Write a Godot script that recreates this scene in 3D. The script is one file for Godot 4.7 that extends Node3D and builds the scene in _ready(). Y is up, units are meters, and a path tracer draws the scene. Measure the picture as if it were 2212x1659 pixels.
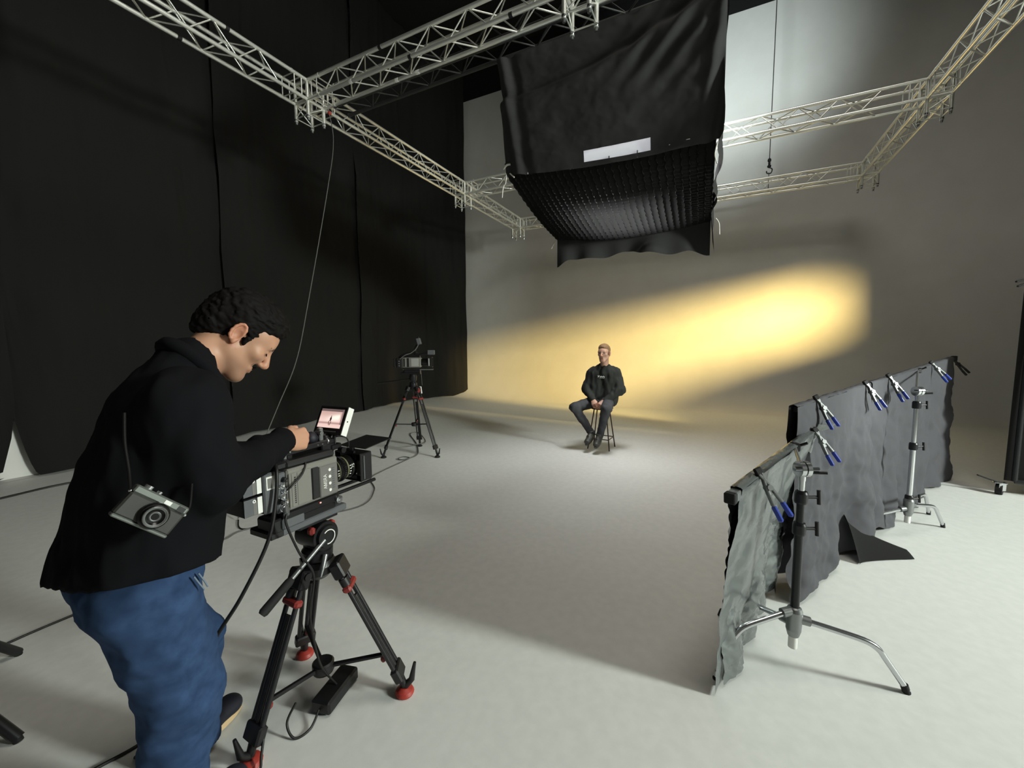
extends Node3D
# A film studio: white cyclorama, black drapes, lighting truss, two cinema cameras, an operator and a seated man.

var taken := {}
var M := {}

# ---------------------------------------------------------------- mesh builder
class MB:
	var v := PackedVector3Array()
	var n := PackedVector3Array()
	var c := PackedColorArray()
	var i := PackedInt32Array()

	func tri(a: Vector3, b: Vector3, d: Vector3, na: Vector3, nb: Vector3, nd: Vector3) -> void:
		var k := v.size()
		v.push_back(a); n.push_back(na)
		if (d - a).cross(b - a).dot(na + nb + nd) >= 0.0:
			v.push_back(b); n.push_back(nb); v.push_back(d); n.push_back(nd)
		else:
			v.push_back(d); n.push_back(nd); v.push_back(b); n.push_back(nb)
		i.push_back(k); i.push_back(k + 1); i.push_back(k + 2)

	func flat(a: Vector3, b: Vector3, d: Vector3, out: Vector3) -> void:
		var m := (d - a).cross(b - a).normalized()
		if m.dot(out) < 0.0:
			m = -m
		tri(a, b, d, m, m, m)

	func quad(a: Vector3, b: Vector3, d: Vector3, e: Vector3, out: Vector3) -> void:
		flat(a, b, d, out)
		flat(a, d, e, out)

	func box(at: Vector3, size: Vector3, bas := Basis(), bevel := 0.0) -> MB:
		var h := size * 0.5
		var w: float = minf(bevel, minf(h.x, minf(h.y, h.z)) * 0.9)
		var k := [Vector3(h.x, h.y - w, h.z - w), Vector3(h.x - w, h.y, h.z - w), Vector3(h.x - w, h.y - w, h.z)]
		var pt := func(f: int, sx: float, sy: float, sz: float) -> Vector3:
			return at + bas * (k[f] * Vector3(sx, sy, sz))
		for s: float in [-1.0, 1.0]:
			quad(pt.call(0, s, -1, -1), pt.call(0, s, 1, -1), pt.call(0, s, 1, 1), pt.call(0, s, -1, 1), bas * Vector3(s, 0, 0))
			quad(pt.call(1, -1, s, -1), pt.call(1, 1, s, -1), pt.call(1, 1, s, 1), pt.call(1, -1, s, 1), bas * Vector3(0, s, 0))
			quad(pt.call(2, -1, -1, s), pt.call(2, 1, -1, s), pt.call(2, 1, 1, s), pt.call(2, -1, 1, s), bas * Vector3(0, 0, s))
		if w > 0.0:
			for s: float in [-1.0, 1.0]:
				for t in [-1.0, 1.0]:
					quad(pt.call(0, s, t, -1), pt.call(0, s, t, 1), pt.call(1, s, t, 1), pt.call(1, s, t, -1), bas * Vector3(s, t, 0))
					quad(pt.call(0, s, -1, t), pt.call(0, s, 1, t), pt.call(2, s, 1, t), pt.call(2, s, -1, t), bas * Vector3(s, 0, t))
					quad(pt.call(1, -1, s, t), pt.call(1, 1, s, t), pt.call(2, 1, s, t), pt.call(2, -1, s, t), bas * Vector3(0, s, t))
					for q in [-1.0, 1.0]:
						flat(pt.call(0, s, t, q), pt.call(1, s, t, q), pt.call(2, s, t, q), bas * Vector3(s, t, q))
		return self

	func tube(p: Array, r, seg := 8, caps := true) -> MB:
		var rad := []
		for j in p.size():
			rad.append(float(r[j]) if r is Array else float(r))
		var side := Vector3.ZERO
		var rings := []
		var norms := []
		for j in p.size():
			var d: Vector3 = (p[mini(j + 1, p.size() - 1)] - p[maxi(j - 1, 0)])
			d = d.normalized()
			if side == Vector3.ZERO:
				side = d.cross(Vector3.UP if absf(d.y) < 0.9 else Vector3.RIGHT).normalized()
			else:
				side = (side - d * side.dot(d)).normalized()
			var up := d.cross(side)
			var ring := []
			var nn := []
			for q in seg:
				var a := TAU * q / seg
				var o := side * cos(a) + up * sin(a)
				ring.append(p[j] + o * rad[j])
				nn.append(o)
			rings.append(ring)
			norms.append(nn)
		for j in p.size() - 1:
			for q in seg:
				var w := (q + 1) % seg
				tri(rings[j][q], rings[j + 1][q], rings[j + 1][w], norms[j][q], norms[j + 1][q], norms[j + 1][w])
				tri(rings[j][q], rings[j + 1][w], rings[j][w], norms[j][q], norms[j + 1][w], norms[j][w])
		if caps:
			for e in [0, p.size() - 1]:
				var o: Vector3 = (p[0] - p[1]) if e == 0 else (p[e] - p[e - 1])
				o = o.normalized()
				for q in range(1, seg - 1):
					tri(rings[e][0], rings[e][q], rings[e][q + 1], o, o, o)
		return self

	func cyl(a: Vector3, b: Vector3, r1: float, r2 := -1.0, seg := 12) -> MB:
		return tube([a, b], [r1, r1 if r2 < 0.0 else r2], seg)

	# profile: Array of Vector2(radius, height) turned about the y axis of xf
	func lathe(profile: Array, xf: Transform3D, seg := 20) -> MB:
		for j in profile.size() - 1:
			var p: Vector2 = profile[j]
			var q: Vector2 = profile[j + 1]
			var t := (q - p)
			if t.length() < 1e-7:
				continue
			var o := Vector2(t.y, -t.x).normalized()
			for s in seg:
				var a := TAU * s / seg
				var b := TAU * (s + 1) / seg
				var ca := Vector3(cos(a), 0, sin(a))
				var cb := Vector3(cos(b), 0, sin(b))
				var na := xf.basis * (ca * o.x + Vector3(0, o.y, 0))
				var nb := xf.basis * (cb * o.x + Vector3(0, o.y, 0))
				var A := xf * (ca * p.x + Vector3(0, p.y, 0))
				var B := xf * (cb * p.x + Vector3(0, p.y, 0))
				var D := xf * (ca * q.x + Vector3(0, q.y, 0))
				var E := xf * (cb * q.x + Vector3(0, q.y, 0))
				if p.x > 1e-6:
					tri(A, B, E, na, nb, nb)
				if q.x > 1e-6:
					tri(A, E, D, na, nb, na)
		return self

	func ball(at: Vector3, r: Vector3, bas := Basis(), seg := 12) -> MB:
		var rings := int(seg / 2.0)
		for j in rings:
			for q in seg:
				var p := []
				for e in [[j, q], [j + 1, q], [j + 1, q + 1], [j, q + 1]]:
					var th: float = PI * e[0] / rings
					var ph: float = TAU * e[1] / seg
					p.append(Vector3(sin(th) * cos(ph), cos(th), sin(th) * sin(ph)))
				var w := []
				var m := []
				for e in p:
					w.append(at + bas * (e * r))
					m.append((bas * (e / r)).normalized())
				if j < rings - 1:
					tri(w[0], w[1], w[2], m[0], m[1], m[2])
				if j > 0:
					tri(w[0], w[2], w[3], m[0], m[2], m[3])
		return self

	# a sheet: fn(u, v) -> Vector3 with u, v in 0..1; skip(u, v) leaves out a cell
	func sheet(fn: Callable, nu: int, nv: int, skip = null) -> MB:
		var k := v.size()
		var P := PackedVector3Array()
		for b in nv + 1:
			for a in nu + 1:
				P.push_back(fn.call(float(a) / nu, float(b) / nv))
		for b in nv + 1:
			for a in nu + 1:
				var du := P[b * (nu + 1) + mini(a + 1, nu)] - P[b * (nu + 1) + maxi(a - 1, 0)]
				var dv := P[mini(b + 1, nv) * (nu + 1) + a] - P[maxi(b - 1, 0) * (nu + 1) + a]
				v.push_back(P[b * (nu + 1) + a])
				n.push_back(du.cross(dv).normalized())
		for b in nv:
			for a in nu:
				if skip != null and skip.call((a + 0.5) / nu, (b + 0.5) / nv):
					continue
				var o := k + b * (nu + 1) + a
				for t in [[o, o + 1, o + nu + 2], [o, o + nu + 2, o + nu + 1]]:
					if (v[t[2]] - v[t[0]]).cross(v[t[1]] - v[t[0]]).dot(n[t[0]]) >= 0.0:
						i.push_back(t[0]); i.push_back(t[1]); i.push_back(t[2])
					else:
						i.push_back(t[0]); i.push_back(t[2]); i.push_back(t[1])
		return self

	# outline in the x-y plane of xf, extruded along its z axis from -depth/2 to depth/2
	func prism(poly: PackedVector2Array, depth: float, xf := Transform3D()) -> MB:
		var h := depth * 0.5
		var mid := Vector2.ZERO
		for p in poly:
			mid += p / poly.size()
		var t := Geometry2D.triangulate_polygon(poly)
		for s: float in [-1.0, 1.0]:
			for j in range(0, t.size(), 3):
				var a := poly[t[j]]; var b := poly[t[j + 1]]; var d := poly[t[j + 2]]
				flat(xf * Vector3(a.x, a.y, h * s), xf * Vector3(b.x, b.y, h * s), xf * Vector3(d.x, d.y, h * s), xf.basis * Vector3(0, 0, s))
		var area := 0.0
		for j in poly.size():
			var a := poly[j]; var b := poly[(j + 1) % poly.size()]
			area += a.cross(b)
		for j in poly.size():
			var a := poly[j]; var b := poly[(j + 1) % poly.size()]
			var o := (b - a).orthogonal() * (1.0 if area < 0.0 else -1.0)
			o = Vector2(b.y - a.y, a.x - b.x) * signf(area)
			quad(xf * Vector3(a.x, a.y, -h), xf * Vector3(b.x, b.y, -h), xf * Vector3(b.x, b.y, h), xf * Vector3(a.x, a.y, h), xf.basis * Vector3(o.x, o.y, 0))
		return self

	func mesh() -> ArrayMesh:
		var arr := []
		arr.resize(Mesh.ARRAY_MAX)
		arr[Mesh.ARRAY_VERTEX] = v
		arr[Mesh.ARRAY_NORMAL] = n
		if c.size() == v.size():
			arr[Mesh.ARRAY_COLOR] = c
		arr[Mesh.ARRAY_INDEX] = i
		var m := ArrayMesh.new()
		m.add_surface_from_arrays(Mesh.PRIMITIVE_TRIANGLES, arr)
		return m

# ---------------------------------------------------------------- distance field, meshed as surface nets
class Field:
	var o: Vector3
	var h: float
	var nx: int
	var ny: int
	var nz: int
	var d := PackedFloat32Array()

	func _init(lo: Vector3, hi: Vector3, cell: float) -> void:
		o = lo; h = cell
		nx = int(ceil((hi.x - lo.x) / cell)) + 1
		ny = int(ceil((hi.y - lo.y) / cell)) + 1
		nz = int(ceil((hi.z - lo.z) / cell)) + 1
		d.resize(nx * ny * nz)
		d.fill(1.0)

	func put(idx: int, q: float, k: float, take: bool) -> void:
		var a := d[idx]
		if take:
			q = -q
			var e := maxf(k - absf(a - q), 0.0) / k
			d[idx] = maxf(a, q) + e * e * k * 0.25
		else:
			var e := maxf(k - absf(a - q), 0.0) / k
			d[idx] = minf(a, q) - e * e * k * 0.25

	func span(lo: Vector3, hi: Vector3) -> Array:
		var a := (lo - o) / h
		var b := (hi - o) / h
		return [clampi(int(floor(a.x)), 0, nx - 1), clampi(int(floor(a.y)), 0, ny - 1), clampi(int(floor(a.z)), 0, nz - 1), clampi(int(ceil(b.x)), 0, nx - 1), clampi(int(ceil(b.y)), 0, ny - 1), clampi(int(ceil(b.z)), 0, nz - 1)]

	# tapered capsule; flat > 1 squeezes it along axis w
	func bone(a: Vector3, b: Vector3, ra: float, rb: float, k := 0.02, w := Vector3.ZERO, flat := 1.0, take := false) -> void:
		var m := maxf(ra, rb) + k + 2.0 * h
		var s := span(a.min(b) - Vector3.ONE * m, a.max(b) + Vector3.ONE * m)
		var ab := b - a
		var fl := flat != 1.0
		if fl:
			ab += w * ab.dot(w) * (flat - 1.0)
		var l2 := maxf(ab.length_squared(), 1e-9)
		for z in range(s[2], s[5] + 1):
			for y in range(s[1], s[4] + 1):
				var row := (z * ny + y) * nx
				for x in range(s[0], s[3] + 1):
					var p := Vector3(o.x + x * h, o.y + y * h, o.z + z * h) - a
					if fl:
						p += w * p.dot(w) * (flat - 1.0)
					var t := clampf(p.dot(ab) / l2, 0.0, 1.0)
					var q := (p - ab * t).length() - (ra + (rb - ra) * t)
					if fl:
						q /= sqrt(flat)
					put(row + x, q, k, take)

	func egg(at: Vector3, r: Vector3, k := 0.02, bas := Basis(), take := false) -> void:
		var m := maxf(r.x, maxf(r.y, r.z)) + k + 2.0 * h
		var s := span(at - Vector3.ONE * m, at + Vector3.ONE * m)
		var inv := bas.transposed()
		for z in range(s[2], s[5] + 1):
			for y in range(s[1], s[4] + 1):
				var row := (z * ny + y) * nx
				for x in range(s[0], s[3] + 1):
					var p := inv * (Vector3(o.x + x * h, o.y + y * h, o.z + z * h) - at)
					var k0 := (p / r).length()
					var k1 := (p / (r * r)).length()
					put(row + x, (k0 * (k0 - 1.0) / k1) if k1 > 1e-6 else -minf(r.x, minf(r.y, r.z)), k, take)

	# keep only the side of the plane that the normal points away from
	func cut(at: Vector3, out: Vector3, only := 1e9) -> void:
		var e := 0
		for z in nz:
			for y in ny:
				for x in nx:
					var p := Vector3(o.x + x * h, o.y + y * h, o.z + z * h) - at
					if p.length() < only:
						d[e] = maxf(d[e], p.dot(out))
					e += 1

	func ruffle(noise: FastNoiseLite, stretch: Vector3, amp: float) -> void:
		var e := 0
		for z in nz:
			for y in ny:
				for x in nx:
					if absf(d[e]) < 0.06:
						d[e] += amp * noise.get_noise_3d((o.x + x * h) * stretch.x, (o.y + y * h) * stretch.y, (o.z + z * h) * stretch.z)
					e += 1

	func at(p: Vector3) -> float:
		var q := (p - o) / h
		var x := clampi(int(q.x), 0, nx - 2); var y := clampi(int(q.y), 0, ny - 2); var z := clampi(int(q.z), 0, nz - 2)
		var f := q - Vector3(x, y, z)
		var b := (z * ny + y) * nx + x
		var c0 := lerpf(lerpf(d[b], d[b + 1], f.x), lerpf(d[b + nx], d[b + nx + 1], f.x), f.y)
		b += nx * ny
		var c1 := lerpf(lerpf(d[b], d[b + 1], f.x), lerpf(d[b + nx], d[b + nx + 1], f.x), f.y)
		return lerpf(c0, c1, f.z)

	# adds the zero surface to mb, moved by xf; tint(p) gives a linear colour in field space
	func into(mb: MB, xf := Transform3D(), tint = null) -> void:
		var ids := PackedInt32Array()
		ids.resize(nx * ny * nz)
		ids.fill(-1)
		var off := [0, 1, nx, nx + 1, nx * ny, nx * ny + 1, nx * ny + nx, nx * ny + nx + 1]
		var edges := [[0, 1], [2, 3], [4, 5], [6, 7], [0, 2], [1, 3], [4, 6], [5, 7], [0, 4], [1, 5], [2, 6], [3, 7]]
		var co := [Vector3(0, 0, 0), Vector3(1, 0, 0), Vector3(0, 1, 0), Vector3(1, 1, 0), Vector3(0, 0, 1), Vector3(1, 0, 1), Vector3(0, 1, 1), Vector3(1, 1, 1)]
		for z in nz - 1:
			for y in ny - 1:
				var row := (z * ny + y) * nx
				for x in nx - 1:
					var b := row + x
					var w := d[b]
					if absf(w) > 3.0 * h:
						continue
					var s := w < 0.0
					if (d[b + 1] < 0.0) == s and (d[b + nx] < 0.0) == s and (d[b + nx + 1] < 0.0) == s and (d[b + off[4]] < 0.0) == s and (d[b + off[5]] < 0.0) == s and (d[b + off[6]] < 0.0) == s and (d[b + off[7]] < 0.0) == s:
						continue
					var sum := Vector3.ZERO
					var cnt := 0
					for e in edges:
						var da := d[b + off[e[0]]]
						var db := d[b + off[e[1]]]
						if (da < 0.0) != (db < 0.0):
							var pa: Vector3 = co[e[0]]
							var pb: Vector3 = co[e[1]]
							sum += pa.lerp(pb, da / (da - db))
							cnt += 1
					var p := o + (Vector3(x, y, z) + sum / cnt) * h
					ids[b] = mb.v.size()
					var g := Vector3(at(p + Vector3(h, 0, 0)) - at(p - Vector3(h, 0, 0)), at(p + Vector3(0, h, 0)) - at(p - Vector3(0, h, 0)), at(p + Vector3(0, 0, h)) - at(p - Vector3(0, 0, h)))
					mb.v.push_back(xf * p)
					mb.n.push_back((xf.basis * g).normalized())
					if tint != null:
						mb.c.push_back(tint.call(p))
		for z in range(1, nz - 1):
			for y in range(1, ny - 1):
				for x in range(1, nx - 1):
					var b := (z * ny + y) * nx + x
					if ids[b] < 0 and absf(d[b]) > 3.0 * h:
						continue
					var s := d[b] < 0.0
					if (d[b + 1] < 0.0) != s:
						face(mb, ids[b], ids[b - nx], ids[b - nx - nx * ny], ids[b - nx * ny])
					if (d[b + nx] < 0.0) != s:
						face(mb, ids[b], ids[b - 1], ids[b - 1 - nx * ny], ids[b - nx * ny])
					if (d[b + nx * ny] < 0.0) != s:
						face(mb, ids[b], ids[b - 1], ids[b - 1 - nx], ids[b - nx])

	func face(mb: MB, a: int, b: int, cc: int, e: int) -> void:
		if a < 0 or b < 0 or cc < 0 or e < 0:
			return
		for t in [[a, b, cc], [a, cc, e]]:
			if (mb.v[t[2]] - mb.v[t[0]]).cross(mb.v[t[1]] - mb.v[t[0]]).dot(mb.n[t[0]] + mb.n[t[1]] + mb.n[t[2]]) >= 0.0:
				mb.i.push_back(t[0]); mb.i.push_back(t[1]); mb.i.push_back(t[2])
			else:
				mb.i.push_back(t[0]); mb.i.push_back(t[2]); mb.i.push_back(t[1])

# ---------------------------------------------------------------- nodes, names, materials
func numbered(called: String) -> String:
	taken[called] = taken.get(called, -1) + 1
	return called if taken[called] == 0 else "%s_%03d" % [called, taken[called]]

func thing(called: String, label: String, category: String, at := Vector3.ZERO, group := "") -> Node3D:
	var t := Node3D.new()
	t.name = numbered(called)
	add_child(t)
	t.position = at
	tag(t, label, category, group)
	return t

func tag(t: Node3D, label: String, category: String, group := "") -> Node3D:
	t.set_meta("label", label)
	t.set_meta("category", category)
	if group != "":
		t.set_meta("group", group)
	return t

# a part (under a thing), in world space unless the thing is moved: positions are taken relative to the thing
func part(called: String, mb: MB, m: Material, parent: Node3D) -> MeshInstance3D:
	return inst(called, mb.mesh(), m, parent)

func inst(called: String, mesh: Mesh, m: Material, parent: Node3D) -> MeshInstance3D:
	var p := MeshInstance3D.new()
	p.name = called if parent != self else numbered(called)
	p.mesh = mesh
	p.material_override = m
	parent.add_child(p, true)
	return p

func solo(called: String, mb: MB, m: Material, label: String, category: String, group := "") -> MeshInstance3D:
	var p := inst(called, mb.mesh(), m, self)
	tag(p, label, category, group)
	return p

func structure(called: String, mb: MB, m: Material) -> MeshInstance3D:
	var p := inst(called, mb.mesh(), m, self)
	p.set_meta("kind", "structure")
	return p

func mat(called: String, col: Color, rough := 0.6, metal := 0.0, spec := 0.5) -> StandardMaterial3D:
	var m := StandardMaterial3D.new()
	m.albedo_color = col
	m.roughness = rough
	m.metallic = metal
	m.metallic_specular = spec
	m.cull_mode = BaseMaterial3D.CULL_DISABLED
	M[called] = m
	return m

func noise_tex(seed_value: int, freq: float, lo: Color, hi: Color, size := 512, octaves := 4, normal := false, bump := 4.0) -> NoiseTexture2D:
	var f := FastNoiseLite.new()
	f.seed = seed_value
	f.noise_type = FastNoiseLite.TYPE_SIMPLEX_SMOOTH
	f.frequency = freq
	f.fractal_octaves = octaves
	var t := NoiseTexture2D.new()
	t.width = size
	t.height = size
	t.seamless = true
	t.noise = f
	if normal:
		t.as_normal_map = true
		t.bump_strength = bump
	else:
		var g := Gradient.new()
		g.set_color(0, lo)
		g.set_color(1, hi)
		t.color_ramp = g
	return t

# mottled colour and fine relief on a surface, laid in world space (no UVs needed)
func grain(m: StandardMaterial3D, seed_value: int, lo: Color, hi: Color, freq: float, scale: float, bump: float, bump_freq := 0.05) -> void:
	m.albedo_color = Color.WHITE
	m.albedo_texture = noise_tex(seed_value, freq, lo, hi)
	m.normal_enabled = bump > 0.0
	if bump > 0.0:
		m.normal_texture = noise_tex(seed_value + 7, bump_freq, lo, hi, 512, 5, true, bump)
	m.normal_scale = 0.06
	m.uv1_triplanar = true
	m.uv1_world_triplanar = true
	m.uv1_scale = Vector3.ONE * scale

func curve(pts: Array, per := 8) -> Array:
	var out := []
	for j in pts.size() - 1:
		var a: Vector3 = pts[maxi(j - 1, 0)]
		var b: Vector3 = pts[j]
		var d: Vector3 = pts[j + 1]
		var e: Vector3 = pts[mini(j + 2, pts.size() - 1)]
		for s in per:
			out.append(b.cubic_interpolate(d, a, e, float(s) / per))
	out.append(pts[-1])
	return out

func look(from: Vector3, to: Vector3, up := Vector3.UP) -> Transform3D:
	return Transform3D(Basis.looking_at(to - from, up), from)

# ---------------------------------------------------------------- scene
func _ready() -> void:
	var cam := Camera3D.new()
	cam.name = "camera"
	cam.position = Vector3(0, 1.45, 0)
	cam.rotation = Vector3(-0.0885, 0.4663, -0.00675)
	cam.fov = rad_to_deg(2.0 * atan(829.5 / 881.16))
	cam.near = 0.05
	cam.far = 60.0
	add_child(cam)
	cam.current = true

	var env := Environment.new()
	env.background_mode = Environment.BG_COLOR
	env.background_color = Color(0, 0, 0)
	env.tonemap_mode = Environment.TONE_MAPPER_LINEAR
	env.tonemap_exposure = 1.1
	env.sdfgi_enabled = true
	env.ssao_enabled = true
	env.ssil_enabled = true
	var we := WorldEnvironment.new()
	we.name = "environment"
	we.environment = env
	add_child(we)

	materials()
	key_lamp(Vector3(8.5, 3.6, -2.35), 158.0)
	wall_lamp(Vector3(7.8, 2.8, -6.1), 350.0)
	upper_lamp(Vector3(-0.35, 4.15, -5.2), Vector3(-0.4, 7.2, -10.79), 40.0)
	ceiling_lamp(Vector3(1.4, 8.5, -2.6), 17.0)

	room()
	drapes()
	rigging()
	overhead_softbox()
	flags()
	main_camera()
	second_camera()
	cables()
	seated_man()
	operator()

func materials() -> void:
	grain(mat("floor", Color.WHITE, 0.62), 3, Color(0.825, 0.835, 0.822), Color(0.865, 0.872, 0.858), 0.05, 0.5, 1.0, 0.06)
	grain(mat("wall", Color.WHITE, 0.8), 5, Color(0.845, 0.845, 0.825), Color(0.87, 0.87, 0.855), 0.01, 0.3, 0.0, 0.05)
	mat("side_wall", Color(0.80, 0.80, 0.785), 0.9)
	mat("dark_wall", Color(0.72, 0.72, 0.71), 0.95)
	mat("ceiling", Color(0.05, 0.05, 0.05), 0.95)
	mat("drape", Color(0.13, 0.13, 0.127), 0.95, 0.0, 0.25)
	mat("black_cloth", Color(0.235, 0.235, 0.235), 0.9, 0.0, 0.3)
	mat("grid_cloth", Color(0.15, 0.155, 0.15), 0.75, 0.0, 0.35)
	mat("flag_cloth", Color(0.30, 0.30, 0.315), 0.85, 0.0, 0.3)
	mat("foil", Color(0.38, 0.40, 0.40), 0.26, 0.25, 0.7)
	mat("aluminium", Color(0.93, 0.935, 0.91), 0.30, 0.72)
	mat("black_truss", Color(0.20, 0.205, 0.20), 0.6, 0.2)
	mat("chrome", Color(0.80, 0.81, 0.82), 0.18, 0.95)
	mat("dull_steel", Color(0.55, 0.56, 0.56), 0.35, 0.8)
	mat("dark_steel", Color(0.16, 0.165, 0.17), 0.35, 0.5)
	mat("black_plastic", Color(0.075, 0.075, 0.08), 0.45)
	mat("black_rubber", Color(0.06, 0.06, 0.065), 0.8)
	mat("black_metal", Color(0.10, 0.10, 0.105), 0.38, 0.3)
	mat("white", Color(0.90, 0.90, 0.88), 0.5)
	mat("rope", Color(0.88, 0.87, 0.84), 0.8)
	mat("blue_grip", Color(0.10, 0.22, 0.62), 0.45)
	mat("red", Color(0.62, 0.20, 0.16), 0.5)
	mat("red_dark", Color(0.50, 0.16, 0.14), 0.5)
	mat("cable", Color(0.06, 0.06, 0.06), 0.5)
	mat("grey_cable", Color(0.38, 0.38, 0.37), 0.6)

# a lit panel: its light stands just in front of the glowing face
func area(parent: Node3D, xf: Transform3D, size: Vector2, energy: float, col := Color.WHITE) -> void:
	var l := AreaLight3D.new()
	l.name = "light"
	parent.add_child(l, true)
	l.transform = xf
	l.area_size = size
	l.light_energy = energy
	l.light_color = col
	l.area_range = 40.0
	l.shadow_enabled = true

func glow(called: String, col: Color, energy: float) -> StandardMaterial3D:
	var m := mat(called, Color(0.9, 0.9, 0.9), 0.6)
	m.emission_enabled = true
	m.emission = col
	m.emission_energy_multiplier = energy
	return m

# the large soft key light on a stand beyond the right edge of the picture
func key_lamp(at: Vector3, energy: float) -> void:
	var t := thing("softbox_lamp", "large square softbox lamp on a black stand out at the right", "lamp")
	var xf := look(at, Vector3(-1.2, 0.4, -4.0))
	var b := MB.new()
	var w := 1.0
	for s in [[-1, -1], [1, -1], [1, 1], [-1, 1]]:
		var q: Array = [s, [-s[1], s[0]]]
		b.quad(xf * Vector3(q[0][0] * w, q[0][1] * w, 0), xf * Vector3(q[1][0] * w, q[1][1] * w, 0), xf * Vector3(q[1][0] * 0.12, q[1][1] * 0.12, 0.75), xf * Vector3(q[0][0] * 0.12, q[0][1] * 0.12, 0.75), xf.basis * Vector3(q[0][0] + q[1][0], q[0][1] + q[1][1], 0))
	b.box(xf * Vector3(0, 0, 0.82), Vector3(0.24, 0.24, 0.16), xf.basis, 0.02)
	part("housing", b, M.black_cloth, t)
	part("diffuser", MB.new().box(xf * Vector3(0, 0, 0.0), Vector3(w * 2, w * 2, 0.012), xf.basis), glow("key_glow", Color(0.98, 1.0, 0.97), 1.2), t)
	var foot := xf * Vector3(0, 0, 0.8)
	part("stand", MB.new().cyl(Vector3(foot.x, 0.35, foot.z), foot, 0.022).cyl(Vector3(foot.x, 0.35, foot.z), Vector3(foot.x + 0.5, 0.0, foot.z + 0.1), 0.014).cyl(Vector3(foot.x, 0.35, foot.z), Vector3(foot.x - 0.3, 0.0, foot.z + 0.42), 0.014).cyl(Vector3(foot.x, 0.35, foot.z), Vector3(foot.x - 0.3, 0.0, foot.z - 0.42), 0.014), M.black_metal, t)
	var l := SpotLight3D.new()
	l.name = "light"
	t.add_child(l, true)
	l.transform = Transform3D(xf.basis, xf * Vector3(0, 0, -0.03))
	l.light_color = Color(0.97, 1.0, 0.965)
	l.light_energy = energy
	l.light_size = 0.95
	l.spot_range = 40.0
	l.spot_attenuation = 2.0
	l.spot_angle = 52.0
	l.spot_angle_attenuation = 0.8
	l.shadow_enabled = true

# the warm lamp with barn doors behind the black panel on the right; it throws the slanting band onto the back wall
func wall_lamp(at: Vector3, energy: float) -> void:
	var t := thing("barn_door_lamp", "small warm lamp with four black barn doors behind the right panel", "lamp")
	var Z := -10.79
	var k := 0.05
	var f := func(x: float, y: float) -> Vector3:
		return at + (Vector3(x, y, Z) - at) * k
	var a: Vector3 = f.call(2.08, 2.80)
	var b: Vector3 = f.call(2.14, 1.72)
	var c: Vector3 = f.call(-9.5, -2.75)
	var d: Vector3 = f.call(-9.5, 1.10)
	var zz := Vector3(0, 0, 0.004)
	var o := [a + Vector3(0.6, 0.5, 0), b + Vector3(0.6, -0.6, 0), c + Vector3(-0.8, -0.6, 0), d + Vector3(-0.8, 0.6, 0)]
	var q := [a, b, c, d]
	for j in 4:
		var e := (j + 1) % 4
		var m := MB.new()
		for s: float in [-1.0, 1.0]:
			m.quad(q[j] + zz * s, q[e] + zz * s, o[e] + zz * s, o[j] + zz * s, Vector3(0, 0, s))
		m.quad(q[j] - zz, q[e] - zz, q[e] + zz, q[j] + zz, (q[j] + q[e]) * 0.5 - (o[j] + o[e]) * 0.5)
		part("barn_door", m, M.black_cloth, t)
	var h := MB.new()
	var back := at + Vector3(0, 0, 0.14)
	h.box(back, Vector3(0.24, 0.24, 0.22), Basis(), 0.02)
	part("housing", h, M.black_metal, t)
	part("stand", MB.new().cyl(Vector3(back.x, 0.0, back.z), back, 0.018).box(Vector3(back.x, 0.01, back.z), Vector3(0.5, 0.02, 0.5), Basis(), 0.008), M.black_metal, t)
	part("lamp_lens", MB.new().cyl(at + Vector3(0, 0, 0.028), at + Vector3(0, 0, 0.02), 0.07), glow("warm_glow", Color(1.0, 0.80, 0.42), 2.0), t)
	var l := SpotLight3D.new()
	l.name = "light"
	t.add_child(l, true)
	l.transform = look(at, Vector3(0.0, 1.2, Z))
	l.light_color = Color(1.0, 0.86, 0.53)
	l.light_energy = energy
	l.light_size = 0.03
	l.spot_range = 40.0
	l.spot_attenuation = 2.0
	l.spot_angle = 25.0
	l.spot_angle_attenuation = 0.35
	l.shadow_enabled = true

# the lamp above the overhead softbox, behind its cloth, that washes the top of the back wall
func upper_lamp(at: Vector3, to: Vector3, energy: float) -> void:
	var t := thing("truss_lamp", "black lamp head hung above the overhead softbox, facing the wall", "lamp")
	var xf := look(at, to)
	part("housing", MB.new().cyl(xf * Vector3(0, 0, 0.30), xf * Vector3(0, 0, 0.03), 0.10, 0.12, 20), M.black_metal, t)
	part("yoke", MB.new().tube([xf * Vector3(-0.15, 0, 0.16), at + Vector3(-0.15, 0.30, 0.1), at + Vector3(0.15, 0.30, 0.1), xf * Vector3(0.15, 0, 0.16)], 0.012).cyl(at + Vector3(0, 0.30, 0.1), at + Vector3(0, 0.75, 0.1), 0.012), M.black_metal, t)
	part("lamp_lens", MB.new().cyl(xf * Vector3(0, 0, 0.03), xf * Vector3(0, 0, 0.024), 0.11, 0.11, 20), glow("cool_glow", Color(0.95, 1.0, 1.0), 2.0), t)
	var l := SpotLight3D.new()
	l.name = "light"
	t.add_child(l, true)
	l.transform = xf
	l.light_color = Color(0.95, 1.0, 1.0)
	l.light_energy = energy
	l.light_size = 0.4
	l.spot_range = 40.0
	l.spot_attenuation = 2.0
	l.spot_angle = 27.0
	l.spot_angle_attenuation = 1.0
	l.shadow_enabled = true

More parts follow.
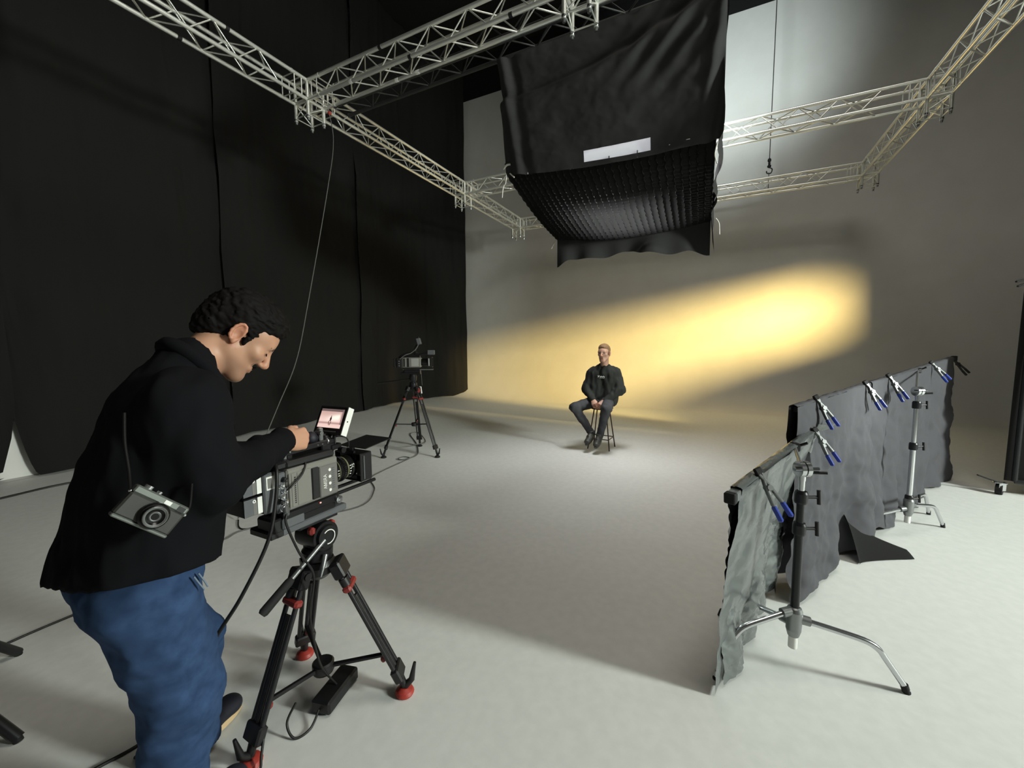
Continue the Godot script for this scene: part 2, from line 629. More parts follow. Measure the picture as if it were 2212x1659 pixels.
# a broad dim panel high above the operator, outside the frame
func ceiling_lamp(at: Vector3, energy: float) -> void:
	var t := thing("ceiling_panel_lamp", "broad dim panel lamp high under the black ceiling, above the picture", "lamp")
	part("panel_body", MB.new().box(at + Vector3(0, 0.06, 0), Vector3(3.1, 0.08, 3.1), Basis(), 0.02), M.black_metal, t)
	part("panel_face", MB.new().box(at, Vector3(3.0, 0.02, 3.0)), glow("ceiling_glow", Color(1, 0.98, 0.95), 0.3), t)
	part("hanger", MB.new().cyl(at + Vector3(-1, 0.1, 0), at + Vector3(-1, 1.6, 0), 0.01).cyl(at + Vector3(1, 0.1, 0), at + Vector3(1, 1.6, 0), 0.01), M.dark_steel, t)
	area(t, Transform3D(Basis(Vector3.RIGHT, -PI / 2), at - Vector3(0, 0.02, 0)), Vector2(2.9, 2.9), energy, Color(1, 0.975, 0.93))

func room() -> void:
	var X0 := -8.4
	var X1 := 10.6
	var Z0 := -10.79
	var Z1 := 5.5
	structure("floor", MB.new().box(Vector3((X0 + X1) * 0.5, -0.1, (Z0 + Z1) * 0.5), Vector3(X1 - X0, 0.2, Z1 - Z0)), M.floor)
	# back wall of the cyclorama, swept into the floor with a wide curve
	var prof := PackedVector2Array()
	var r := 0.9
	for j in 17:
		var a := PI * 0.5 * j / 16.0
		prof.append(Vector2(r - r * sin(a), r - r * cos(a) + 0.001))
	var pts := PackedVector2Array([Vector2(-0.25, 8.70), Vector2(0, 8.70)])
	for j in 17:
		pts.append(prof[16 - j])
	pts.append(Vector2(r, -0.01))
	pts.append(Vector2(-0.25, -0.01))
	var wb := MB.new()
	for j in range(1, 18):
		var p := pts[j]
		var q := pts[j + 1]
		var na := Vector3(0, 0, 1) if j == 1 else Vector3(0, r - p.y, r - p.x).normalized()
		var nb := Vector3(0, r - q.y, r - q.x).normalized()
		if j == 1:
			nb = na
		wb.tri(Vector3(X0, p.y, Z0 + p.x), Vector3(X1, p.y, Z0 + p.x), Vector3(X1, q.y, Z0 + q.x), na, na, nb)
		wb.tri(Vector3(X0, p.y, Z0 + p.x), Vector3(X1, q.y, Z0 + q.x), Vector3(X0, q.y, Z0 + q.x), na, nb, nb)
	wb.box(Vector3((X0 + X1) * 0.5, 4.34, Z0 - 0.13), Vector3(X1 - X0, 8.72, 0.24))
	structure("wall_back", wb, M.wall)
	structure("trim_1", MB.new().box(Vector3((X0 + X1) * 0.5, 9.25, Z0 - 0.12), Vector3(X1 - X0, 1.1, 0.2)), M.ceiling)
	var wl := MB.new()
	var rl := 0.75
	for j in 12:
		var a := PI * 0.5 * j / 12.0
		var b := PI * 0.5 * (j + 1) / 12.0
		var c := Vector3(-7.0, rl, 0)
		var pa := c + Vector3(-sin(a), -cos(a), 0) * rl + Vector3(0, 0.002, 0)
		var pb := c + Vector3(-sin(b), -cos(b), 0) * rl + Vector3(0, 0.002, 0)
		wl.quad(pa + Vector3(0, 0, Z1), pb + Vector3(0, 0, Z1), pb + Vector3(0, 0, -3.2), pa + Vector3(0, 0, -3.2), c - pa)
	wl.box(Vector3(-7.0 - rl - 0.06, 4.85, (Z1 - 3.2) * 0.5), Vector3(0.12, 9.7, Z1 + 3.2))
	structure("wall_left", wl.box(Vector3(X0 - 0.1, 4.85, (Z0 + Z1) * 0.5), Vector3(0.2, 9.9, Z1 - Z0)), M.side_wall)
	structure("wall_right", MB.new().box(Vector3(X1 + 0.1, 4.85, (Z0 + Z1) * 0.5), Vector3(0.2, 9.9, Z1 - Z0)), M.side_wall)
	structure("wall_front", MB.new().box(Vector3((X0 + X1) * 0.5, 4.85, Z1 + 0.1), Vector3(X1 - X0 + 0.4, 9.9, 0.2)), M.dark_wall)
	structure("ceiling", MB.new().box(Vector3((X0 + X1) * 0.5, 9.9, (Z0 + Z1) * 0.5), Vector3(X1 - X0 + 0.4, 0.2, Z1 - Z0 + 0.4)), M.ceiling)

# ---------------------------------------------------------------- black drapes along the left wall
func drape(path: Array, label: String, seed_value: int, amp: float, lift: Callable, sway := 0.0) -> void:
	var f := FastNoiseLite.new()
	f.seed = seed_value
	f.frequency = 1.1
	var line := curve(path, 10)
	var length := [0.0]
	for j in line.size() - 1:
		length.append(length[-1] + line[j].distance_to(line[j + 1]))
	var at := func(s: float) -> Vector3:
		var w: float = s * length[-1]
		var j := 0
		while j < line.size() - 2 and length[j + 1] < w:
			j += 1
		return line[j].lerp(line[j + 1], (w - length[j]) / maxf(length[j + 1] - length[j], 1e-6))
	var total: float = length[-1]
	var fn := func(u: float, v: float) -> Vector3:
		var p: Vector3 = at.call(u)
		var q: Vector3 = at.call(minf(u + 0.01, 1.0)) - at.call(maxf(u - 0.01, 0.0))
		var o := Vector3(-q.z, 0, q.x).normalized()
		var w := u * total
		var top := 1.0 - v
		var y: float = lerpf(9.75, lift.call(u) as float, v)
		var ph := w * 5.2 + 2.6 * f.get_noise_2d(w * 1.2, y * 0.12)
		var fold := sin(ph) * 0.7 + 0.3 * sin(ph * 2.3 + 1.0)
		var soft := f.get_noise_2d(w * 0.8 + 30.0, y * 0.35)
		p += q.normalized() * sway * pow(clampf(1.0 - y / 0.80, 0.0, 1.0), 1.3) * smoothstep(0.85, 1.0, u)
		return Vector3(p.x, y, p.z) + o * (amp * fold * (0.55 + 0.45 * top) + 0.10 * soft)
	var mb := MB.new().sheet(fn, int(total * 34.0), 26)
	solo("black_drape", mb, M.drape, label, "drape", "black drapes along the left wall")

func drapes() -> void:
	drape([Vector3(-7.15, 0, 5.0), Vector3(-7.2, 0, 2.5), Vector3(-7.12, 0, 0.5), Vector3(-7.05, 0, -0.6), Vector3(-6.98, 0, -1.53)], "black drape cut off by the left picture edge, beside a parted white gap", 11, 0.05,
		func(u: float) -> float: return 0.02 + 0.10 * smoothstep(0.97, 1.0, u), -0.16)
	drape([Vector3(-6.99, 0, -1.52), Vector3(-6.95, 0, -1.9), Vector3(-7.02, 0, -2.9), Vector3(-7.12, 0, -3.9)], "black drape hanging behind the standing operator's head and back", 12, 0.035,
		func(u: float) -> float: return 0.015 + 0.02 * sin(u * 9.0) + 0.70 * pow(1.0 - clampf(u / 0.06, 0.0, 1.0), 1.6))
	drape([Vector3(-7.06, 0, -3.86), Vector3(-7.14, 0, -4.6), Vector3(-7.25, 0, -5.6), Vector3(-7.36, 0, -6.92)], "black drape between the two dark seams, behind the hanging cable", 13, 0.035,
		func(u: float) -> float: return 0.02 + 0.02 * sin(u * 12.0))
	drape([Vector3(-7.30, 0, -6.86), Vector3(-7.52, 0, -7.9), Vector3(-7.62, 0, -8.7), Vector3(-7.40, 0, -9.6), Vector3(-6.78, 0, -10.46)], "black drape whose edge meets the pale back wall, behind second camera", 14, 0.035,
		func(u: float) -> float: return 0.015 + 0.02 * absf(sin(u * 14.0)))
	solo("white_board", MB.new().box(Vector3(-7.10, 0.55, -1.62), Vector3(0.012, 1.08, 0.8), Basis(), 0.003), M.white, "white board showing through the parted drapes at the left edge", "board")
	var tail := MB.new().sheet(func(u: float, v: float) -> Vector3: return Vector3(-6.2 - 1.0 * u, 0.012 + 0.05 * sin(u * 3.0) * sin(v * PI), -0.8 - 0.28 * sin(v * PI) * (1.0 - u * 0.4) - 0.5 * u), 12, 8)
	solo("cloth_tail", tail, M.drape, "dark end of drape lying on the floor at the left edge", "cloth")

# ---------------------------------------------------------------- truss
const S := 0.2175
const TY := 4.409
const BAY := 0.437

func strut(a: Vector3, b: Vector3, unit: Mesh, m: Material, parent: Node3D, called: String) -> void:
	var p := inst(called, unit, m, parent)
	var y := b - a
	var l := y.length()
	y /= l
	var x := y.cross(Vector3(0.31, 0.2, 0.93)).normalized()
	p.transform = Transform3D(Basis(x, y * l, x.cross(y)), a)

var rod_mesh: Mesh
var chord_mesh: Mesh

# box truss from a to b along x or z: a, b are the lower chord ends on the low-x / near side
func truss(a: Vector3, b: Vector3, phase: float, label: String, m: Material) -> void:
	var t := thing("lighting_truss", label, "truss", Vector3.ZERO, "lighting truss lengths")
	var along := (b - a).normalized()
	var length := a.distance_to(b)
	var lat := Vector3(0, 0, -1) if absf(along.x) > 0.5 else Vector3(-1, 0, 0)
	var off := [Vector3.ZERO, lat * S, lat * S + Vector3.UP * S, Vector3.UP * S]
	for o in off:
		strut(a + o, b + o, chord_mesh, m, t, "chord")
		for e in [0.012, length - 0.012]:
			strut(a + o + along * (e - 0.012), a + o + along * (e + 0.012), sleeve_mesh, m, t, "sleeve")
	# zigzag lacing on each face: chords 1 and 3 hold the even nodes, 0 and 2 the odd ones
	for f in 4:
		var g := (f + 1) % 4
		var k := -2
		while true:
			var s := phase + k * BAY * 0.5
			var e := s + BAY * 0.5
			k += 1
			if s < 0.02:
				continue
			if e > length - 0.02:
				break
			var even := (k % 2) == 0
			var p: Vector3 = off[f] if even == (f % 2 == 1) else off[g]
			var q: Vector3 = off[g] if even == (f % 2 == 1) else off[f]
			strut(a + p + along * s, a + q + along * e, rod_mesh, m, t, "brace")

var sleeve_mesh: Mesh

# corner block: a cube of tubes with stubs below and short arms along the given directions
func corner(at: Vector3, arms: Array, label: String, m: Material, drop := 0.205) -> void:
	var t := thing("truss_corner", label, "truss corner", Vector3.ZERO, "truss corner blocks")
	for x in [0.0, -S]:
		for z in [0.0, -S]:
			var p := at + Vector3(x, 0, z)
			strut(p - Vector3.UP * drop, p + Vector3.UP * S, chord_mesh, m, t, "post")
			part("post_end", MB.new().lathe([Vector2(0.0, -0.03), Vector2(0.013, -0.03), Vector2(0.017, 0.0), Vector2(0.022, 0.012), Vector2(0.022, 0.03)], Transform3D(Basis(), p - Vector3.UP * drop), 10), M.chrome, t)
	for y in [0.0, S]:
		var c := [Vector3(0, y, 0), Vector3(-S, y, 0), Vector3(-S, y, -S), Vector3(0, y, -S)]
		for j in 4:
			strut(at + c[j], at + c[(j + 1) % 4], chord_mesh, m, t, "edge_tube")
		strut(at + c[0], at + c[2], rod_mesh, m, t, "brace")
	var d := [Vector3(0, 0, 0), Vector3(-S, 0, 0), Vector3(-S, 0, -S), Vector3(0, 0, -S)]
	for j in 4:
		var e: Vector3 = d[(j + 1) % 4]
		strut(at + d[j] - Vector3.UP * (drop - 0.04), at + e - Vector3.UP * (drop - 0.04), rod_mesh, m, t, "rung")
		strut(at + d[j] - Vector3.UP * 0.01, at + e - Vector3.UP * (drop - 0.05), rod_mesh, m, t, "brace")
	for r in arms:
		var dir: Vector3 = r
		var lat := Vector3(0, 0, -1) if absf(dir.x) > 0.5 else Vector3(-1, 0, 0)
		var o := at + (dir * -S if (dir.x < 0.0 or dir.z < 0.0) else Vector3.ZERO)
		o = at
		if dir.x < -0.5:
			o = at + Vector3(-S, 0, 0)
		elif dir.z < -0.5:
			o = at + Vector3(0, 0, -S)
		for q in [Vector3.ZERO, lat * S, lat * S + Vector3.UP * S, Vector3.UP * S]:
			strut(o + q, o + q + dir * 0.19, chord_mesh, m, t, "arm_tube")
		for w in [0.075, 0.165]:
			var f := [Vector3.ZERO, lat * S, lat * S + Vector3.UP * S, Vector3.UP * S]
			for j in 4:
				strut(o + f[j] + dir * w, o + f[(j + 1) % 4] + dir * w, rod_mesh, m, t, "rung")

func rigging() -> void:
	chord_mesh = MB.new().tube([Vector3.ZERO, Vector3.UP], 0.0205, 10).mesh()
	sleeve_mesh = MB.new().tube([Vector3.ZERO, Vector3.UP], 0.0235, 10).mesh()
	rod_mesh = MB.new().tube([Vector3.ZERO, Vector3.UP], 0.0072, 7).mesh()
	var L := -4.460
	var R := 2.366
	var A := -3.504
	var B := -6.885
	var C := -9.371
	var al: Material = M.aluminium
	truss(Vector3(L, TY, 2.2), Vector3(L, TY, A + 0.19), 0.101, "left truss length running out of the top left picture corner", al)
	truss(Vector3(L, TY, A - S - 0.19), Vector3(L, TY, B + 0.19), 0.1, "left truss length between the first and second left corner", al)
	truss(Vector3(L, TY, B - S - 0.19), Vector3(L, TY, C + 0.19), 0.12, "short far truss length left of the overhead softbox", al)
	truss(Vector3(L + 0.19, TY, A), Vector3(-1.25 - 0.0, TY, A), 0.094, "near cross truss between left corner and the block above black cloth", al)
	truss(Vector3(-1.033 + 0.19, TY, A), Vector3(R - S - 0.19, TY, A), 0.1, "near cross truss length above the top picture edge on the right", al)
	truss(Vector3(L + 0.19, TY, B), Vector3(R - S - 0.19, TY, B), 0.1, "middle cross truss passing behind the black overhead cloth", al)
	truss(Vector3(L + 0.19, TY, C), Vector3(R - S - 0.19, TY, C), 0.1, "farthest cross truss close to the pale back wall", al)
	truss(Vector3(R, TY, 2.2), Vector3(R, TY, A + 0.19), 0.1, "right truss length outside the right picture edge", al)
	truss(Vector3(R, TY, A - S - 0.19), Vector3(R, TY, B + 0.19), 0.1, "right truss length running out of the top right picture corner", al)
	truss(Vector3(R, TY, B - S - 0.19), Vector3(R, TY, C + 0.19), 0.1, "short far truss length at the right, between the two right corners", al)
	truss(Vector3(-4.30, TY, A - S - 0.028), Vector3(2.0, TY, A - S - 0.028), 0.2, "blackened truss just behind the near cross truss, carrying the cloth", M.black_truss)
	corner(Vector3(L, TY, A), [Vector3(0, 0, 1), Vector3(0, 0, -1), Vector3(1, 0, 0)], "nearest left truss corner block, large, with four stubs pointing down", al)
	corner(Vector3(L, TY, B), [Vector3(0, 0, 1), Vector3(0, 0, -1), Vector3(1, 0, 0)], "second left truss corner block in front of the drape edge", al)
	corner(Vector3(L, TY, C), [Vector3(0, 0, 1), Vector3(1, 0, 0)], "far left truss corner block against the pale back wall", al)
	corner(Vector3(-1.033, TY, A), [Vector3(1, 0, 0)], "truss corner block at the top edge above the black cloth", al)
	corner(Vector3(R, TY, A), [Vector3(0, 0, 1), Vector3(0, 0, -1), Vector3(-1, 0, 0)], "right truss corner block outside the right picture edge", al)
	corner(Vector3(R, TY, B), [Vector3(0, 0, 1), Vector3(0, 0, -1), Vector3(-1, 0, 0)], "near right truss corner block at the top right", al)
	corner(Vector3(R, TY, C), [Vector3(0, 0, 1), Vector3(-1, 0, 0)], "far right truss corner block, dark against the wall", al)
	# black gaffer bands and white tags on the chords
	for e in [[Vector3(L, TY + S, -2.62), 0, "black tape band on the upper chord of the left truss"], [Vector3(L - S, TY, -2.3), 0, "black tape band on the lower chord of the left truss"], [Vector3(-2.9, TY, A), 1, "black tape band on the near cross truss, middle chord"], [Vector3(-1.75, TY, A), 1, "black tape band on the near cross truss close to the top edge"], [Vector3(-3.3, TY + S, A), 1, "black tape band on the near cross truss, upper chord"]]:
		var d := Vector3(0, 0, 0.018) if e[1] == 0 else Vector3(0.018, 0, 0)
		solo("tape_band", MB.new().tube([e[0] - d, e[0] + d], 0.0225, 10), M.black_rubber, e[2], "tape")
	for e in [[Vector3(-3.74, TY, A), "white tag on the middle chord of the near cross truss"], [Vector3(-3.27, TY, A - S), "white tag on lower chord of near cross truss, left one"], [Vector3(-2.98, TY, A - S), "white tag on lower chord of near cross truss, right one"]]:
		solo("truss_tag", MB.new().tube([e[0] - Vector3(0.02, 0, 0), e[0] + Vector3(0.02, 0, 0)], 0.0222, 10), M.white, e[1], "tag")
	solo("red_marker", MB.new().ball(Vector3(L + 0.02, TY - 0.02, A - 0.29), Vector3(0.024, 0.024, 0.024)), M.red, "small red marker on the nearest left truss corner", "marker")
	# chain hoist wire that carries the farthest cross truss
	var h := thing("hoist_wire", "thin dark hoist wire with a hook over the farthest cross truss", "hoist", Vector3.ZERO)
	var top := Vector3(0.76, 9.8, C - 0.11)
	var hook := Vector3(0.76, 4.93, C - 0.11)
	part("wire", MB.new().tube([top, hook + Vector3(0, 0.07, 0)], 0.008, 6), M.dark_steel, h)
	part("swivel", MB.new().ball(hook + Vector3(0, 0.05, 0), Vector3(0.032, 0.04, 0.032)).ball(hook - Vector3(0, 0.06, 0), Vector3(0.035, 0.03, 0.035)).ball(hook - Vector3(0, 0.01, 0), Vector3(0.02, 0.05, 0.02)), M.dark_steel, h)
	part("hook", MB.new().tube(curve([hook - Vector3(0, 0.08, 0), hook + Vector3(0.05, -0.12, 0), hook + Vector3(0.03, -0.19, 0), hook + Vector3(-0.03, -0.18, 0), hook + Vector3(-0.04, -0.14, 0)]), 0.011, 6), M.dark_steel, h)
	part("sling", MB.new().tube([hook - Vector3(0, 0.17, 0), Vector3(0.76, TY, C - 0.11)], 0.006, 6), M.dark_steel, h)

# ---------------------------------------------------------------- overhead softbox with cloth grid
func overhead_softbox() -> void:
	var t := thing("overhead_softbox", "large black overhead softbox with sagging cloth grid under the truss", "softbox")
	var NL := Vector3(-2.15, 3.345, -4.17)
	var NR := Vector3(-0.08, 3.262, -4.17)
	var FL := Vector3(-2.30, 3.12, -6.16)
	var FR := Vector3(-0.14, 3.10, -6.16)
	var P := func(u: float, v: float) -> Vector3:
		var p := NL.lerp(NR, u).lerp(FL.lerp(FR, u), v)
		p.y -= (0.045 + 0.05 * v) * sin(PI * u) + 0.05 * sin(PI * v)
		return p
	part("frame", MB.new().tube([NL + Vector3(0, 0.12, 0.0), NR + Vector3(0, 0.12, 0.0), FR + Vector3(0, 0.12, 0), FL + Vector3(0, 0.12, 0), NL + Vector3(0, 0.12, 0.001)], 0.02, 8), M.black_metal, t)
	var count := 29
	for j in count + 1:
		var u := float(j) / count
		part("grid_strip", MB.new().sheet(func(a: float, b: float) -> Vector3: return P.call(u, a) + Vector3(0.006 * sin(a * 90.0), 0.095 * (1.0 - b), 0), 60, 1), M.grid_cloth, t)
	for j in count + 1:
		var w := float(j) / count
		part("grid_strip", MB.new().sheet(func(a: float, b: float) -> Vector3: return P.call(a, w) + Vector3(0, 0.095 * (1.0 - b) + 0.002 * cos(a * 182.0), 0), 60, 1), M.grid_cloth, t)
	var top := [NL + Vector3(0.1, 0.62, -0.35), NR + Vector3(-0.1, 0.62, -0.35), FR + Vector3(-0.1, 0.62, 0.1), FL + Vector3(0.1, 0.62, 0.1)]
	part("lid_cloth", MB.new().sheet(func(u: float, v: float) -> Vector3: return top[0].lerp(top[1], u).lerp(top[3].lerp(top[2], u), v) - Vector3(0, 0.08 * sin(PI * u) * sin(PI * v), 0), 16, 16), M.black_cloth, t)
	var rim := [NL, NR, FR, FL]
	for j in [1, 3]:
		var a: Vector3 = rim[j] + Vector3(0, 0.1, 0)
		var b: Vector3 = rim[(j + 1) % 4] + Vector3(0, 0.1, 0)
		var c: Vector3 = top[j]
		var d: Vector3 = top[(j + 1) % 4]
		part("side_cloth", MB.new().sheet(func(u: float, v: float) -> Vector3: return a.lerp(b, u).lerp(c.lerp(d, u), v) + Vector3(0, 0, 0), 20, 6), M.black_cloth, t)
	part("far_cloth", MB.new().sheet(func(u: float, v: float) -> Vector3: return (FL + Vector3(0, 0.1, 0)).lerp(FR + Vector3(0, 0.1, 0), u).lerp(top[3].lerp(top[2], u), v), 20, 6), M.black_cloth, t)
	# far skirt, clipped up in three places so that it hangs in scallops
	var hem := func(u: float) -> float:
		var e := 2.735
		var k := [0.0, 2.70, 0.10, 2.80, 0.33, 2.785, 0.48, 2.845, 0.52, 2.84, 0.60, 2.79, 0.78, 2.73, 0.88, 2.76, 1.0, 2.67]
		for j in range(0, k.size() - 2, 2):
			if u >= k[j] and u <= k[j + 2]:
				e = lerpf(k[j + 1], k[j + 3], smoothstep(k[j], k[j + 2], u))
		return e
	part("skirt", MB.new().sheet(func(u: float, v: float) -> Vector3:
		var p: Vector3 = P.call(u, 1.0) + Vector3(0, 0.06, -0.02)
		p.y = lerpf(p.y, hem.call(u) as float, v)
		p.z += 0.05 * v * (sin(u * 12.0) + 0.5 * sin(u * 31.0)) - 0.06 * exp(-pow((u - 0.5) * 14.0, 2.0)) * v - 0.05 * exp(-pow((u - 0.13) * 16.0, 2.0)) * v
		return p, 60, 10), M.black_cloth, t)
	# right skirt, seen almost edge-on
	part("skirt", MB.new().sheet(func(u: float, v: float) -> Vector3:
		var z := lerpf(-4.0, -6.2, u)
		var up := lerpf(4.40, 3.32, smoothstep(0.0, 0.35, u))
		var lo := lerpf(3.24, 3.07, u) - 0.39 * smoothstep(0.86, 1.0, u)
		var x := lerpf(-0.022, -0.125, u) + 0.012 * sin(v * 9.0 + u * 5.0) - 0.03 * sin(u * 17.0) * v
		return Vector3(x, lerpf(up, lo, v), z), 40, 12), M.black_cloth, t)
	# clips and white tie cords
	var cord := func(a: Vector3, b: Vector3, c: Vector3, r := 0.006) -> void:
		part("tie_cord", MB.new().tube(curve([a, b, c], 5), r, 6), M.rope, t)
	cord.call(NL + Vector3(-0.02, 0.06, 0.03), NL + Vector3(0.03, 0.085, 0.05), NL + Vector3(0.07, 0.09, 0.04), 0.011)
	cord.call(NL + Vector3(0.0, 0.02, 0.03), NL + Vector3(0.02, -0.03, 0.04), NL + Vector3(0.0, -0.11, 0.03))
	cord.call(NL + Vector3(0.0, -0.08, 0.03), NL + Vector3(-0.03, -0.15, 0.03), NL + Vector3(-0.04, -0.24, 0.03))
	cord.call(NL + Vector3(0.06, -0.0, 0.03), NL + Vector3(0.08, -0.02, 0.03), NL + Vector3(0.11, -0.05, 0.03), 0.008)
	cord.call(NR + Vector3(-0.02, 0.28, 0.03), NR + Vector3(-0.015, 0.23, 0.03), NR + Vector3(-0.01, 0.18, 0.03), 0.008)
	cord.call(NR + Vector3(-0.07, 0.12, 0.03), NR + Vector3(-0.08, 0.07, 0.03), NR + Vector3(-0.11, 0.02, 0.03))
	cord.call(NR + Vector3(-0.04, 0.13, 0.03), NR + Vector3(0.0, 0.07, 0.03), NR + Vector3(0.03, 0.02, 0.04))
	cord.call(NR + Vector3(0.02, -0.03, 0.03), NR + Vector3(0.0, -0.13, 0.03), NR + Vector3(0.02, -0.22, 0.03))
	cord.call(FR + Vector3(0.06, 0.02, 0.03), FR + Vector3(0.1, -0.05, 0.03), FR + Vector3(0.11, -0.19, 0.03), 0.007)
	cord.call(FL + Vector3(-0.02, 0.0, 0.03), FL + Vector3(-0.04, -0.06, 0.03), FL + Vector3(-0.08, -0.13, 0.03), 0.007)
	for e in [0.13, 0.36, 0.55, 0.68, 0.79]:
		part("clip", MB.new().box(P.call(e, 0.0) + Vector3(0, 0.02, 0.02), Vector3(0.012, 0.07, 0.01), Basis(), 0.003), M.white if e < 0.2 or e > 0.7 else M.dull_steel, t)
	part("clip", MB.new().box(NR + Vector3(-0.22, 0.045, 0.04), Vector3(0.04, 0.04, 0.02), Basis(), 0.004).cyl(NR + Vector3(-0.38, 0.02, 0.04), NR + Vector3(-0.24, 0.045, 0.04), 0.005), M.white, t)
	var inner := thing("light_panel", "lit white panel lamp inside the overhead softbox above its grid", "lamp")
	var cx := Vector3(-1.15, 3.70, -5.25)
	part("panel_body", MB.new().box(cx + Vector3(0, 0.03, 0), Vector3(1.0, 0.04, 1.0), Basis(), 0.01), M.black_metal, inner)
	part("panel_face", MB.new().box(cx, Vector3(0.94, 0.012, 0.94)), glow("panel_glow", Color(0.98, 1, 1), 0.5), inner)
	part("hanger", MB.new().cyl(cx + Vector3(-0.3, 0.04, 0), Vector3(-1.45, 4.3, -5.25), 0.006).cyl(cx + Vector3(0.3, 0.04, 0), Vector3(-0.85, 4.3, -5.25), 0.006), M.dark_steel, inner)
	area(inner, Transform3D(Basis(Vector3.RIGHT, -PI / 2), cx - Vector3(0, 0.012, 0)), Vector2(0.9, 0.9), 10.5)

	# the cloth that hides the softbox from the cameras: from the black truss down to the near grid edge
	var fz := FastNoiseLite.new()
	fz.seed = 5
	fz.frequency = 1.5
	var skip := func(u: float, v: float) -> bool:
		return u > 0.4166 and u < 0.7166 and v > 0.87 and v < 0.957
	var cloth := MB.new().sheet(func(u: float, v: float) -> Vector3:
		var x := lerpf(-2.14 + 0.04 * sin(v * 3.0) * (1.0 - v), -0.022, u)
		var a := Vector3(x, 4.40, -3.945)
		var b: Vector3 = NL.lerp(NR, u) + Vector3(0, -0.02 - 0.045 * sin(PI * u), 0.03)
		b.x = x
		var p := a.lerp(b, v)
		var sag := 0.30 - 0.34 * pow(u, 2.2) + 0.02
		var ridge := v - sag
		p.z += 0.10 * smoothstep(-0.03, 0.10, ridge) * (1.0 - v) * 1.2 - 0.02 * exp(-pow(ridge * 30.0, 2.0))
		# creases running down from the right-hand fixing
		var q := (1.0 - u) * 1.9 - v * 1.25
		p.z += 0.022 * sin(q * 26.0) * exp(-pow((u - 0.80) * 5.0, 2.0)) * exp(-pow((v - 0.25) * 4.0, 2.0))
		p.z += 0.03 * sin((u + 0.12 * v) * 70.0) * (smoothstep(0.90, 0.97, u))
		p.z += 0.03 * sin((u - 0.05 * v) * 60.0) * (1.0 - smoothstep(0.02, 0.12 + 0.1 * v, u))
		p.z += 0.02 * fz.get_noise_2d(u * 2.0, v * 1.5)
		return p, 120, 80, skip)
	solo("black_cloth", cloth, M.black_cloth, "tall black cloth hung from the black truss in front of the softbox", "cloth")
	var led := thing("led_panel", "bright white strip lamp glowing through the black overhead cloth", "lamp")
	var bas := Basis(Vector3.BACK, -0.045) * Basis(Vector3.RIGHT, 0.175)
	part("panel_body", MB.new().box(Vector3(-0.94, 3.385, -4.160), Vector3(0.70, 0.20, 0.02), bas, 0.008), M.black_metal, led)
	part("panel_face", MB.new().box(Vector3(-0.94, 3.385, -4.144), Vector3(0.69, 0.19, 0.006), bas), glow("strip_glow", Color(0.95, 0.96, 1.0), 0.33), led)
	area(led, Transform3D(Basis(Vector3.UP, PI), Vector3(-0.94, 3.41, -4.130)), Vector2(0.6, 0.09), 0.12)

